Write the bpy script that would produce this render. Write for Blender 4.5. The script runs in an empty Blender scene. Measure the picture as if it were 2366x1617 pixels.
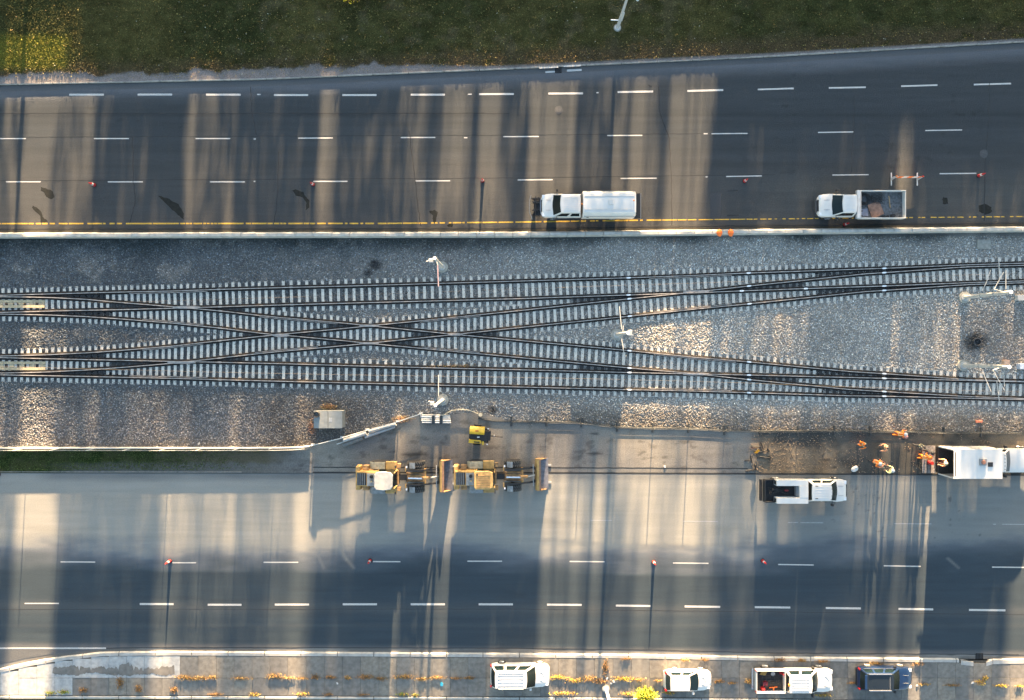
import bpy, math, random
import numpy as np
from mathutils import Vector, Matrix
R = math.radians
scn = bpy.context.scene
COL = scn.collection
random.seed(7)
rng = np.random.default_rng(7)
# ---------------------------------------------------------------- camera
S = 26.4      # source pixels per metre on the road
H = 70.0      # height of the drone
cam_d = bpy.data.cameras.new('camera'); cam = bpy.data.objects.new('camera', cam_d); COL.objects.link(cam)
cam.location = (0, 0, H); cam.rotation_euler = (0, 0, 0)
cam_d.sensor_fit = 'HORIZONTAL'; cam_d.angle = 2*math.atan(1183/S/H)
cam_d.clip_start = 1; cam_d.clip_end = 6000
scn.camera = cam
# ---------------------------------------------------------------- light
SUN_EL = 7.6; SHX = 0.052
sx, sy, sz = SHX, 1.0, math.tan(R(SUN_EL))*math.hypot(SHX, 1.0)
world = bpy.data.worlds.new('World'); scn.world = world; world.use_nodes = True
wn = world.node_tree.nodes; wl = world.node_tree.links
bg = wn['Background']; sky = wn.new('ShaderNodeTexSky'); sky.sky_type = 'NISHITA'; sky.sun_disc = False
sky.sun_elevation = R(SUN_EL); sky.sun_rotation = math.atan2(sx, sy)
sky.air_density = 1.0; sky.dust_density = 1.4; sky.ozone_density = 1.0; sky.altitude = 0
wl.new(sky.outputs[0], bg.inputs[0]); bg.inputs[1].default_value = 0.05
sun_d = bpy.data.lights.new('sun', 'SUN'); sun = bpy.data.objects.new('sun', sun_d); COL.objects.link(sun)
sun_d.energy = 5.0; sun_d.angle = R(0.5); sun_d.color = (1.0, 0.69, 0.39)
sun.rotation_euler = Vector((-sx, -sy, -sz)).to_track_quat('-Z', 'Y').to_euler()
vs = scn.view_settings; vs.view_transform = 'Standard'; vs.look = 'None'; vs.gamma = 1; vs.use_curve_mapping = False
vs.exposure = 3.9
# ---------------------------------------------------------------- helpers
TANS = sz/math.hypot(sx, sy)
def X(px): return (px-1183.0)/S
def Y(py): return (808.5-py)/S
def P(px, py, z=0.0):
    k = (H-z)/H
    return (X(px)*k, Y(py)*k, z)
def tag(o, label=None, cat=None, group=None, kind=None):
    if label: o['label'] = label
    if cat: o['category'] = cat
    if group: o['group'] = group
    if kind: o['kind'] = kind
    return o
def empty(name, loc, rz=0, label=None, cat=None, group=None):
    o = bpy.data.objects.new(name, None); COL.objects.link(o)
    o.location = loc; o.rotation_euler = (0, 0, rz); o.empty_display_size = .2
    return tag(o, label, cat, group)
def copy_tree(o, parent=None):
    c = o.copy(); COL.objects.link(c)
    if parent is not None: c.parent = parent
    for ch in list(o.children): copy_tree(ch, c)
    return c
class MB:
    def __init__(s): s.v = []; s.f = []
    def add(s, vs_, fs_):
        b = len(s.v); s.v += [tuple(p) for p in vs_]; s.f += [tuple(i+b for i in f) for f in fs_]; return s
    def box(s, x0, x1, y0, y1, z0, z1, rz=0, c=None, t=1.0, ty=None):
        ty = t if ty is None else ty
        mx, my = (x0+x1)/2, (y0+y1)/2
        pts = []
        for z, k, q in ((z0, 1, 1), (z1, t, ty)):
            for x, y in ((x0, y0), (x1, y0), (x1, y1), (x0, y1)):
                pts.append((mx+(x-mx)*k, my+(y-my)*q, z))
        if rz:
            cx, cy = c if c else (mx, my); ca, sa = math.cos(rz), math.sin(rz)
            pts = [(cx+(x-cx)*ca-(y-cy)*sa, cy+(x-cx)*sa+(y-cy)*ca, z) for x, y, z in pts]
        return s.add(pts, [(3, 2, 1, 0), (4, 5, 6, 7), (0, 1, 5, 4), (1, 2, 6, 5), (2, 3, 7, 6), (3, 0, 4, 7)])
    def loft(s, rings, cap=True, closed=True):
        n = len(rings[0]); vs_ = [p for r in rings for p in r]; fs_ = []
        for i in range(len(rings)-1):
            for j in range(n if closed else n-1):
                k = (j+1) % n
                fs_.append((i*n+j, i*n+k, (i+1)*n+k, (i+1)*n+j))
        if cap: fs_ += [tuple(range(n))[::-1], tuple((len(rings)-1)*n+j for j in range(n))]
        return s.add(vs_, fs_)
    def prism(s, poly, z0, z1, t=1.0):
        cx = sum(p[0] for p in poly)/len(poly); cy = sum(p[1] for p in poly)/len(poly)
        return s.loft([[(x, y, z0) for x, y in poly], [(cx+(x-cx)*t, cy+(y-cy)*t, z1) for x, y in poly]])
    def cyl(s, p0, p1, r0, r1=None, n=8):
        r1 = r0 if r1 is None else r1
        p0, p1 = Vector(p0), Vector(p1); d = (p1-p0).normalized()
        a = d.cross(Vector((0, 0, 1)) if abs(d.z) < .9 else Vector((1, 0, 0))).normalized(); b = d.cross(a)
        return s.loft([[tuple(p+(a*math.cos(t)+b*math.sin(t))*r) for t in [2*math.pi*i/n for i in range(n)]] for p, r in ((p0, r0), (p1, r1))])
    def tube(s, path, r, n=6):
        for a, b in zip(path[:-1], path[1:]): s.cyl(a, b, r, r, n)
        return s
    def ball(s, c, rx, ry, rz_, n=10, m=6):
        rings = []
        for i in range(m+1):
            t = -math.pi/2+math.pi*i/m; k = max(math.cos(t), .02)
            rings.append([(c[0]+rx*k*math.cos(a), c[1]+ry*k*math.sin(a), c[2]+rz_*math.sin(t)) for a in [2*math.pi*j/n for j in range(n)]])
        return s.loft(rings)
    def mesh(s, name, mat, smooth=False):
        me = bpy.data.meshes.new(name); me.from_pydata(s.v, [], s.f); me.update()
        if mat: me.materials.append(mat)
        if smooth:
            me.polygons.foreach_set('use_smooth', [True]*len(me.polygons))
            me.set_sharp_from_angle(angle=R(38))
        return me
    def build(s, name, mat, parent=None, smooth=False, bevel=0, kind=None, seg=2):
        o = bpy.data.objects.new(name, s.mesh(name, mat, smooth)); COL.objects.link(o)
        if parent is not None: o.parent = parent
        if kind: o['kind'] = kind
        if bevel:
            m = o.modifiers.new('bevel', 'BEVEL'); m.width = bevel; m.segments = seg; m.limit_method = 'ANGLE'; m.angle_limit = R(30)
            if smooth is False: pass
        return o
MATS = {}
def mat(name, col, rough=.6, var=.12, scale=3.0, metal=0, bump=0, bscale=40, spec=.5, coat=0, emis=None):
    if name in MATS: return MATS[name]
    m = bpy.data.materials.new(name); m.use_nodes = True; MATS[name] = m
    N = m.node_tree.nodes; L = m.node_tree.links; b = N['Principled BSDF']
    b.inputs['Roughness'].default_value = rough; b.inputs['Metallic'].default_value = metal
    b.inputs['Specular IOR Level'].default_value = spec; b.inputs['Coat Weight'].default_value = coat
    g = N.new('ShaderNodeNewGeometry')
    nt = N.new('ShaderNodeTexNoise'); nt.inputs['Scale'].default_value = scale; nt.inputs['Detail'].default_value = 5
    L.new(g.outputs['Position'], nt.inputs['Vector'])
    mr = N.new('ShaderNodeMapRange'); mr.inputs['From Min'].default_value = .3; mr.inputs['From Max'].default_value = .7
    mr.inputs['To Min'].default_value = 1-var; mr.inputs['To Max'].default_value = 1+var
    L.new(nt.outputs['Fac'], mr.inputs['Value'])
    mx = N.new('ShaderNodeVectorMath'); mx.operation = 'SCALE'; mx.inputs[0].default_value = col
    L.new(mr.outputs[0], mx.inputs['Scale']); L.new(mx.outputs[0], b.inputs['Base Color'])
    if bump:
        n2 = N.new('ShaderNodeTexNoise'); n2.inputs['Scale'].default_value = bscale; n2.inputs['Detail'].default_value = 4
        L.new(g.outputs['Position'], n2.inputs['Vector'])
        bp = N.new('ShaderNodeBump'); bp.inputs['Strength'].default_value = bump; bp.inputs['Distance'].default_value = .02
        L.new(n2.outputs['Fac'], bp.inputs['Height']); L.new(bp.outputs[0], b.inputs['Normal'])
    return m
def attr_mat(name, attr='Col', rough=.85, var=.15, scale=9.0, bump=.3, bscale=30, inst=False, spec=.3, dist=.02, stretch=None):
    m = bpy.data.materials.new(name); m.use_nodes = True
    N = m.node_tree.nodes; L = m.node_tree.links; b = N['Principled BSDF']
    b.inputs['Roughness'].default_value = rough; b.inputs['Specular IOR Level'].default_value = spec
    a = N.new('ShaderNodeAttribute'); a.attribute_name = attr
    if inst: a.attribute_type = 'INSTANCER'
    if var:
        g = N.new('ShaderNodeNewGeometry'); nt = N.new('ShaderNodeTexNoise')
        nt.inputs['Scale'].default_value = scale; nt.inputs['Detail'].default_value = 6; nt.inputs['Roughness'].default_value = .7
        src = g.outputs['Position']
        if stretch:
            vm = N.new('ShaderNodeVectorMath'); vm.operation = 'MULTIPLY'; vm.inputs[1].default_value = stretch
            L.new(src, vm.inputs[0]); src = vm.outputs[0]
        L.new(src, nt.inputs['Vector'])
        mr = N.new('ShaderNodeMapRange'); mr.inputs['From Min'].default_value = .3; mr.inputs['From Max'].default_value = .7
        mr.inputs['To Min'].default_value = 1-var; mr.inputs['To Max'].default_value = 1+var; mr.clamp = False
        L.new(nt.outputs['Fac'], mr.inputs['Value'])
        mx = N.new('ShaderNodeVectorMath'); mx.operation = 'SCALE'
        L.new(a.outputs['Color'], mx.inputs[0]); L.new(mr.outputs[0], mx.inputs['Scale']); L.new(mx.outputs[0], b.inputs['Base Color'])
        if bump:
            n2 = N.new('ShaderNodeTexNoise'); n2.inputs['Scale'].default_value = bscale; n2.inputs['Detail'].default_value = 3
            L.new(g.outputs['Position'], n2.inputs['Vector'])
            bp = N.new('ShaderNodeBump'); bp.inputs['Strength'].default_value = bump; bp.inputs['Distance'].default_value = dist
            L.new(n2.outputs['Fac'], bp.inputs['Height']); L.new(bp.outputs[0], b.inputs['Normal'])
    else:
        L.new(a.outputs['Color'], b.inputs['Base Color'])
    return m
# numpy value noise
_T = rng.random((256, 256))
def vn(x, y, sc, seed=0):
    x = x/sc+seed*17.3; y = y/sc+seed*31.7
    xi = np.floor(x).astype(int); yi = np.floor(y).astype(int); fx = x-xi; fy = y-yi
    fx = fx*fx*(3-2*fx); fy = fy*fy*(3-2*fy)
    g = lambda a, b: _T[a % 256, b % 256]
    return (g(xi, yi)*(1-fx)+g(xi+1, yi)*fx)*(1-fy)+(g(xi, yi+1)*(1-fx)+g(xi+1, yi+1)*fx)*fy
def fbm(x, y, sc, seed=0, o=4):
    t = 0; a = 1; s_ = 0
    for i in range(o):
        t = t+a*vn(x, y, sc/2**i, seed+i*3); s_ += a; a *= .55
    return t/s_
def ss(a, b, x): t = np.clip((x-a)/(b-a), 0, 1); return t*t*(3-2*t)
def mix(a, b, t): return a+(b-a)*t[..., None]
def C(*c): return np.array(c)
def line(xs, ys): return lambda x: np.interp(x, xs, ys)
XS = np.concatenate([[-2600, -1400, -700, -350, -120], np.arange(-20, 2390, 4.0), [2500, 2750, 3100, 3800, 5000]])
def sheet(name, top, bot, z, colf, mat_, step=4.0, xs=XS, bumpf=None, kind='structure', parent=None):
    """a ground sheet between two pixel lines, albedo computed per vertex"""
    xs = np.asarray(xs, float); t = top(xs); b = bot(xs)
    n = max(2, int(np.max(b-t)/step)+1); w = np.linspace(0, 1, n)
    PX = np.repeat(xs[None, :], n, 0); PY = t[None, :]*(1-w[:, None])+b[None, :]*w[:, None]
    col = colf(PX, PY)
    if callable(z): Z = z(PX, PY)
    else: Z = np.full_like(PX, z)
    if bumpf is not None: Z = Z+bumpf(PX, PY)
    co = np.stack([X(PX), Y(PY), Z], -1).reshape(-1, 3)
    m_ = len(xs); idx = np.arange(n*m_).reshape(n, m_)
    f = np.stack([idx[1:, :-1], idx[1:, 1:], idx[:-1, 1:], idx[:-1, :-1]], -1).reshape(-1, 4)
    me = bpy.data.meshes.new(name); me.vertices.add(len(co)); me.vertices.foreach_set('co', co.ravel())
    me.loops.add(f.size); me.loops.foreach_set('vertex_index', f.ravel())
    me.polygons.add(len(f)); me.polygons.foreach_set('loop_start', np.arange(0, f.size, 4)); me.polygons.foreach_set('loop_total', np.full(len(f), 4))
    me.update(); me.validate()
    at = me.attributes.new('Col', 'FLOAT_COLOR', 'POINT')
    rgba = np.ones((len(co), 4)); rgba[:, :3] = np.clip(col.reshape(-1, 3), .003, .9); at.data.foreach_set('color', rgba.ravel())
    me.materials.append(mat_)
    o = bpy.data.objects.new(name, me); COL.objects.link(o)
    if kind: o['kind'] = kind
    if parent: o.parent = parent
    return o
def scatter(name, pts, scale, rot, col, prim, mat_, label=None, cat=None):
    """many small pieces instanced on points; albedo per piece"""
    me = bpy.data.meshes.new(name); n = len(pts); me.vertices.add(n); me.vertices.foreach_set('co', np.asarray(pts, float).ravel())
    for nm, arr in (('scl', scale), ('rot', rot)):
        a = me.attributes.new(nm, 'FLOAT_VECTOR', 'POINT'); a.data.foreach_set('vector', np.asarray(arr, float).ravel())
    a = me.attributes.new('Col', 'FLOAT_COLOR', 'POINT'); rgba = np.ones((n, 4)); rgba[:, :3] = np.clip(col, .003, .9); a.data.foreach_set('color', rgba.ravel())
    o = bpy.data.objects.new(name, me); COL.objects.link(o)
    ng = bpy.data.node_groups.new(name, 'GeometryNodeTree')
    ng.interface.new_socket('Geometry', in_out='INPUT', socket_type='NodeSocketGeometry')
    ng.interface.new_socket('Geometry', in_out='OUTPUT', socket_type='NodeSocketGeometry')
    N = ng.nodes; L = ng.links; gi = N.new('NodeGroupInput'); go = N.new('NodeGroupOutput')
    ip = N.new('GeometryNodeInstanceOnPoints'); L.new(gi.outputs[0], ip.inputs['Points'])
    if prim == 'stone':
        p = N.new('GeometryNodeMeshIcoSphere'); p.inputs['Radius'].default_value = 1; p.inputs['Subdivisions'].default_value = 1; out = p.outputs['Mesh']
    elif prim == 'blade':
        p = N.new('GeometryNodeMeshCone'); p.inputs['Vertices'].default_value = 3; p.inputs['Radius Top'].default_value = 0; p.inputs['Radius Bottom'].default_value = 1; p.inputs['Depth'].default_value = 1; out = p.outputs['Mesh']
        p.fill_type = 'NONE'
    else:
        p = N.new('GeometryNodeMeshGrid'); p.inputs['Size X'].default_value = 1; p.inputs['Size Y'].default_value = .6; p.inputs['Vertices X'].default_value = 2; p.inputs['Vertices Y'].default_value = 2; out = p.outputs['Mesh']
    sm = N.new('GeometryNodeSetMaterial'); sm.inputs['Material'].default_value = mat_; L.new(out, sm.inputs['Geometry']); L.new(sm.outputs[0], ip.inputs['Instance'])
    for nm, sock in (('rot', 'Rotation'), ('scl', 'Scale')):
        na = N.new('GeometryNodeInputNamedAttribute'); na.data_type = 'FLOAT_VECTOR'; na.inputs['Name'].default_value = nm
        L.new(na.outputs['Attribute'], ip.inputs[sock])
    L.new(ip.outputs[0], go.inputs[0])
    md = o.modifiers.new('scatter', 'NODES'); md.node_group = ng
    me.materials.append(mat_)
    return tag(o, label, cat, None, 'stuff')
def cell_mesh(name, cells, mat_, parent=None, z=0, kind=None):
    """flat quads (px rectangles) as thin sheets"""
    mb = MB()
    for (x0, y0, x1, y1) in cells: pass
    return mb
# ================================================================ the ground
kerbN = line([-2600, 0, 600, 1190, 1780, 2366, 5000], [195, 195, 183, 158, 130, 96, -60])     # north kerb, top of the light strip
barN = line([-2600, 0, 1180, 1780, 2366, 5000], [538, 537.5, 535.6, 529, 523, 500])             # barrier, road side
def off(f, d): return lambda x: f(x)+d
fenceS = line([-2600, 0, 600, 715, 787, 845, 917, 971, 1040, 1105, 1182, 1344, 1426, 1508, 1591, 1674, 1757, 1927, 2366, 5000],
              [1034, 1034, 1034, 1033, 1012.6, 994.8, 975, 957, 957, 952, 973, 976, 986, 988, 989, 994, 995, 993, 1000, 1010])
kerbM = line([-2600, 0, 1180, 2366, 5000], [1090, 1092, 1093, 1098, 1110])                      # edge between yard and lower road
gutS = line([-2600, -400, 0, 60, 132, 238, 397, 1180, 1500, 1766, 2366, 5000], [1700, 1600, 1534, 1520, 1508, 1497, 1495, 1497, 1501, 1508, 1512, 1530])
kerbS = line([-2600, -400, 0, 60, 132, 238, 397, 1180, 1500, 1766, 2366, 5000], [1720, 1620, 1544, 1530, 1517, 1505, 1503.5, 1508, 1511, 1516, 1521.5, 1540])
lowK = line([-2600, 0, 1180, 1750, 2366, 5000], [1604, 1605, 1608, 1612, 1622, 1640])
Zb = -0.10
m_ground = mat('ground_soil', (.075, .07, .06), .95, .3, .3)
gm = MB(); gm.add([(-3000, -3000, -.35), (3000, -3000, -.35), (3000, 3000, -.35), (-3000, 3000, -.35)], [(0, 1, 2, 3)])
tag(gm.build('ground', m_ground), kind='structure')
m_asph = attr_mat('asphalt', rough=.95, var=.17, scale=16, bump=.5, bscale=24, stretch=(.6, 1, 1), spec=.08, dist=.06)
m_asph1 = attr_mat('worn_asphalt', rough=.95, var=.2, scale=16, bump=1.0, bscale=22, stretch=(.6, 1, 1), spec=.05, dist=.30)
m_dirt = attr_mat('dirt', rough=.95, var=.28, scale=9, bump=.5, bscale=22, spec=.1)
m_grass = attr_mat('turf', rough=.95, var=.45, scale=12, bump=.5, bscale=20, spec=.05)
m_conc = attr_mat('concrete_paving', rough=.9, var=.14, scale=12, bump=.2, bscale=40, spec=.15)
# --- grass verge north
gedge = lambda x: kerbN(x)-4-np.interp(x, [0, 200, 620, 860, 1080, 1150, 2366], [22, 24, 22, 18, 3, 1, 1])*(.5+fbm(x, x*0, 60, 5))
def c_grass(px, py):
    n = fbm(px, py, 150, 1); n2 = fbm(px, py, 26, 2); n3 = fbm(px*.5, py, 12, 3)
    c = mix(np.broadcast_to(C(.050, .055, .020), px.shape+(3,)), C(.094, .086, .031), ss(.3, .7, n))
    c = mix(c, C(.115, .10, .052), .75*ss(.5, .72, n2)*ss(350, 700, px)*(1-.7*ss(1500, 1900, px)))
    c = c*(.38+.68*n3)[..., None]
    d = (kerbN(px)-6)-py
    c = mix(c, C(.075, .055, .032), .85*ss(45+30*n2, 8, d)*ss(.3, .55, n3+.1))
    c = mix(c, C(.13, .125, .02), .65*ss(200, 150, px+30*n2)*ss(80, 105, py+20*n2)*ss(175, 150, py))  # yellow-green of sunlit grass painted into the top left patch
    # bare soil next to the kerb
    e = np.interp(px, [0, 200, 620, 860, 1080, 1150, 2366], [14, 17, 17, 17, 4, 0, 0])*(.1+1.6*n2)
    c = mix(c, C(.165, .15, .145)*(.8+.4*n3[..., None]), ss(e+2, e-3, d))
    return c
verge_z = lambda px, py: .12+.05*fbm(px, py, 90, 9)
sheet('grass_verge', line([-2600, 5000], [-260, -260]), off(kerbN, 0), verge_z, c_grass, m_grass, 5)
# --- upper road
def tyre(px, py, ys, w): return sum(np.exp(-((py-y)/w)**2) for y in ys)
def c_road1(px, py):
    k = kerbN(px)
    n = fbm(px*.15, py, 16, 11); n2 = fbm(px, py, 120, 12); n3 = fbm(px*.05, py, 5, 13)
    c = np.broadcast_to(C(.053, .060, .067), px.shape+(3,))*1.0
    c = mix(c, C(.062, .066, .070), ss(300, 420, py))
    c = mix(c, C(.085, .088, .086), .6*ss(1650, 1900, px)*ss(380, 440, py)*(.4+n2)+.35*ss(60, -10, px))
    c = mix(c, C(.074, .076, .078), .55*ss(480, 520, py))
    d = py-(k+17)
    c = mix(c, C(.135, .145, .165), np.clip(ss(48, 2, d+n*20)*.85, 0, 1))
    c = c*(.86+.22*n3+.12*n)[..., None]
    # oil and tyre darkening along the wheel paths
    c = c*(1-.16*(tyre(px, py, [266], 5)+.5*tyre(px, py, [255, 285, 345, 382], 10)))[..., None]
    c = c*(1-.22*ss(.66, .78, fbm(px, py*1.6, 24, 15))*ss(.55, .8, fbm(px, py, 200, 16)))[..., None]
    c = c*1.5
    c = mix(c, C(.155, .16, .168)*(.95+.25*n[..., None]), ss(k+16.5, k+15.5, py))     # concrete gutter
    c = mix(c, C(.105, .095, .075), .8*ss(-12, -8, py-barN(px)))                        # silt along the barrier
    return c
sheet('upper_road', off(kerbN, 3), off(barN, 3), 0, c_road1, m_asph1, 4)
# --- ballast bed
def c_ball(px, py):
    n = fbm(px, py, 90, 21); n2 = fbm(px, py, 30, 22)
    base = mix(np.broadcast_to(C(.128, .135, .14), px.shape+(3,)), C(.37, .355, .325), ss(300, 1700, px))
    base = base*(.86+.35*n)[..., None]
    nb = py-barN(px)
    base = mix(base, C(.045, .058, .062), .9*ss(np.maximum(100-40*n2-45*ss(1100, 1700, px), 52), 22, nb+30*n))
    base = mix(base, C(.27, .245, .22), .6*ss(.55, .75, n2)*ss(1000, 600, px)*ss(585, 610, py)*ss(660, 640, py))
    base = mix(base, C(.20, .19, .185), .6*ss(915, 985, py+20*n2)*ss(800, 560, px))
    base = mix(base, C(.13, .12, .11), .8*ss(560, 640, px)*ss(920, 800, px)*ss(900, 940, py))
    base = mix(base, C(.21, .185, .165), .5*ss(2170, 2270, px+90*(n2-.5))*ss(695, 750, py+30*(n2-.5))*ss(880, 815, py+30*(n2-.5)))
    base = mix(base, C(.17, .15, .125), .7*ss(-50, -5, py-fenceS(px)+25*n)*ss(1150, 1400, px))
    base = mix(base, C(.27, .26, .245), .22*ss(.5, .7, n2))
    for cx, cy, r in ((866, 612, 16), (850, 630, 12), (2257, 790, 30), (1140, 948, 14)):
        base = mix(base, C(.03, .032, .035), .85*ss(r*1.3, r*.3, np.hypot(px-cx, (py-cy)*1.2)+r*(n2-.5)))
    return base
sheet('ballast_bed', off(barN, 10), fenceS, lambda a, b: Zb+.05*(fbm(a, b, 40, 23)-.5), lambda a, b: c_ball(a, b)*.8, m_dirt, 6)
# --- yard and south verge
def c_yard(px, py):
    n = fbm(px, py, 110, 31); n2 = fbm(px, py, 24, 32); n3 = fbm(px*.12, py, 7, 33)
    c = mix(np.broadcast_to(C(.20, .185, .16), px.shape+(3,)), C(.135, .132, .128), ss(.3, .65, n))
    c = mix(c, C(.10, .095, .09), .8*ss(1000, 1060, py)*ss(870, 980, px)*ss(1260, 1180, px)*ss(.25, .6, n2))
    c = c*(.72+.3*n3+.3*n2)[..., None]; c = c*(1-.35*ss(.6, .75, fbm(px*.5, py, 12, 37)))[..., None]
    g = ss(735, 610, px+40*n2)                                   # grass strip
    gc = mix(np.broadcast_to(C(.022, .04, .012), px.shape+(3,)), C(.06, .062, .03), ss(.35, .65, n2))
    gc = mix(gc, C(.10, .085, .06), ss(320, 500, px+60*n2)*.9)
    gc = mix(gc, C(.11, .11, .105), ss(1068, 1080, py+10*n2)*ss(90, 190, px)*.85)
    c = mix(c, gc, g)
    mud = ss(1735, 1780, px+25*n2)
    mc = mix(np.broadcast_to(C(.155, .128, .095), px.shape+(3,)), C(.062, .062, .058), ss(.35, .6, fbm(px, py, 80, 35)+.25*ss(1900, 2000, px)*ss(2180, 2130, px)))
    mc = mc*(.65+.7*n2)[..., None]
    c = mix(c, mc, mud)
    for cx, cy, a, b in ((1372, 1048, 20, 4), (1374, 1002, 12, 3), (990, 960, 8, 5), (1100, 944, 9, 7), (955, 1050, 30, 5), (1910, 1062, 12, 3), (1928, 1080, 6, 4)):
        c = mix(c, C(.035, .035, .035), .8*ss(1.2, .5, np.hypot((px-cx)/a, (py-cy)/b)))
    return c
sheet('yard', fenceS, off(kerbM, 0), lambda a, b: .0+.05*ss(730, 700, a), c_yard, m_dirt, 4)
# --- lower road
def c_road2(px, py):
    n = fbm(px*.2, py, 26, 41); n2 = fbm(px, py, 130, 42); n3 = fbm(px*.04, py, 5, 43); n4 = fbm(px*.3, py, 40, 44)
    a = np.broadcast_to(C(.040, .054, .066), px.shape+(3,))*1.0
    a = mix(a, C(.066, .074, .08), tyre(px, py-.006*px, [1400], 14)*.7+tyre(px, py, [1445], 5)*.4)
    a = mix(a, C(.10, .105, .11), ss(1478, 1494, py-.008*px))
    a = a*(.85+.2*n3+.15*n)[..., None]
    ext = np.interp(px, [-100, 60, 500, 1000, 1700, 1850, 2400], [.8, 1, 1, .9, .95, .62, .55])
    dust = ss(1335, 1180, py+70*(n4-.5)-np.interp(px, [0, 700, 1000, 1250, 1600, 2400], [0, 20, -10, 10, 20, -20]))
    dc = mix(np.broadcast_to(C(.13, .145, .165), px.shape+(3,)), C(.262, .256, .232), ss(.35, .8, dust))
    dc = mix(dc, C(.12, .122, .125), .75*ss(1118, 1100, py)*ss(60, 140, px)*(.3+n2))
    dc = mix(dc, C(.10, .115, .125), (1-ext)*.95)
    dc = dc*(.86+.18*n3+.14*n)[..., None]
    t = np.clip(dust*1.9, 0, 1)*.93*ss(1322, 1312, py-.008*px)
    c = mix(a, dc, t)
    # pale sweeping turning marks
    for x0, y0, x1, y1, w in ((785, 1268, 800, 1292, 5), (800, 1292, 818, 1312, 4), (735, 1285, 748, 1312, 4), (2190, 1290, 2215, 1312, 3)):
        tt = np.clip(((px-x0)*(x1-x0)+(py-y0)*(y1-y0))/((x1-x0)**2+(y1-y0)**2), 0, 1)
        dd = np.hypot(px-x0-tt*(x1-x0), py-y0-tt*(y1-y0))
        c = mix(c, C(.22, .215, .20), .45*ss(w+2, 0, dd)*(.4+n4))
    # dark tyre scrub
    c = c*(1-.07*ss(.6, .8, fbm(px*.4, py*2, 40, 47)))[..., None]
    # damp specks right
    sp = ss(.83, .9, vn(px, py, 7, 48))*ss(.5, .7, fbm(px, py, 90, 49))
    c = mix(c, C(.05, .054, .058), .6*sp*(.05+.95*ss(1720, 1860, px))*ss(1100, 1130, py)*ss(1280, 1240, py))
    return c
sheet('lower_road', off(kerbM, 1), off(gutS, 1), 0, c_road2, m_asph, 4)
# gutter pan
def c_gut(px, py):
    n = fbm(px*.3, py, 20, 51)
    return mix(np.broadcast_to(C(.12, .118, .112), px.shape+(3,)), C(.19, .185, .17), ss(.4, .6, n))
sheet('gutter', gutS, off(kerbS, 2), -.012, c_gut, m_conc, 4)
def c_low(px, py):
    n = fbm(px, py, 30, 53)
    return mix(np.broadcast_to(C(.05, .05, .03), px.shape+(3,)), C(.13, .11, .06), ss(.4, .6, n))
sheet('soil_strip', off(lowK, 6), line([-2600, 5000], [1950, 1950]), .10, c_low, m_grass, 8)
base_x = np.concatenate([[-2600, -700, -120], np.arange(-20, 2390, 8.0), [2500, 3100, 5000]])
sheet('pavement_bed', off(kerbS, 4), off(lowK, 3), .085, lambda a, b: np.broadcast_to(C(.075, .07, .06), a.shape+(3,))*1.0, m_dirt, 20, base_x)
# ---------------------------------------------------------------- kerbs
m_kerb = mat('kerb_concrete', (.36, .35, .33), .85, .16, 2.5, bump=.15, spec=.2)
m_kerb2 = mat('kerb_old', (.26, .25, .235), .85, .25, 3, bump=.2, spec=.2)
def kerb(name, f, x0, x1, w, z0, z1, m_, seg=82, taper=.75):
    root = empty(name, (0, 0, 0)); root['kind'] = 'structure'
    x = x0
    while x < x1:
        e = min(x+seg, x1); mb = MB(); n = 3; rings = []
        for i in range(n):
            q = x+.8+(e-x-1.6)*i/(n-1); yy = float(f(q))
            rings.append([(X(q), Y(yy), z0), (X(q), Y(yy+w*(1-taper)*.9), z1), (X(q), Y(yy+w-.8), z1), (X(q), Y(yy+w), z0)])
        mb.loft(rings); mb.build('kerb_stone', m_, root); x = e
    return root
kerb('north_kerb', off(kerbN, -3.5), -40, 2410, 5.5, -.02, .15, m_kerb2, 82, .5)
bs_ = kerb('south_kerb', kerbS, -60, 2215, 10, -.02, .14, m_kerb, 84, .7)
MBs = MB()
for (q0, q1, d0, d1) in ((2218, 2248, 3, 6), (2276, 2292, 6, 1), (2292, 2366, 1, -1), (2366, 2450, -1, -1)):
    MBs.loft([[(X(q), Y(kerbS(q)+d), -.02), (X(q), Y(kerbS(q)+d+2), .14), (X(q), Y(kerbS(q)+d+11), .14), (X(q), Y(kerbS(q)+d+12), -.02)] for q, d in ((q0+.8, d0), (q1-.8, d1))])
MBs.build('kerb_stone', m_kerb, bs_)
kerb('pavement_kerb', lowK, -60, 2400, 7.5, -.02, .17, m_kerb, 84, .7)
kerb('median_kerb', off(kerbM, -4), -40, 560, 3.2, -.02, .07, m_kerb2, 90, .5)
# joints between yard and road (two dark seams)
m_crack = mat('crack_filler', (.022, .024, .026), .9, .2, 4)
def ribbon(pts, w, z):
    mb = MB()
    pts = [(X(a), Y(b)) for a, b in pts]; vs_ = []
    for i, p in enumerate(pts):
        a = pts[max(i-1, 0)]; b = pts[min(i+1, len(pts)-1)]
        d = Vector((b[0]-a[0], b[1]-a[1])).normalized(); n = Vector((-d.y, d.x))*(w/2)
        vs_ += [(p[0]+n.x, p[1]+n.y, z), (p[0]-n.x, p[1]-n.y, z)]
    mb.add(vs_, [(2*i, 2*i+1, 2*i+3, 2*i+2) for i in range(len(pts)-1)])
    return mb
def wob(x0, x1, f, amp, step=14):
    xs = np.arange(x0, x1+1, step); return [(x, f(x)+amp*(random.random()-.5)) for x in xs]
up = bpy.data.objects['upper_road']; lo = bpy.data.objects['lower_road']; yd = bpy.data.objects['yard']
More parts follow.
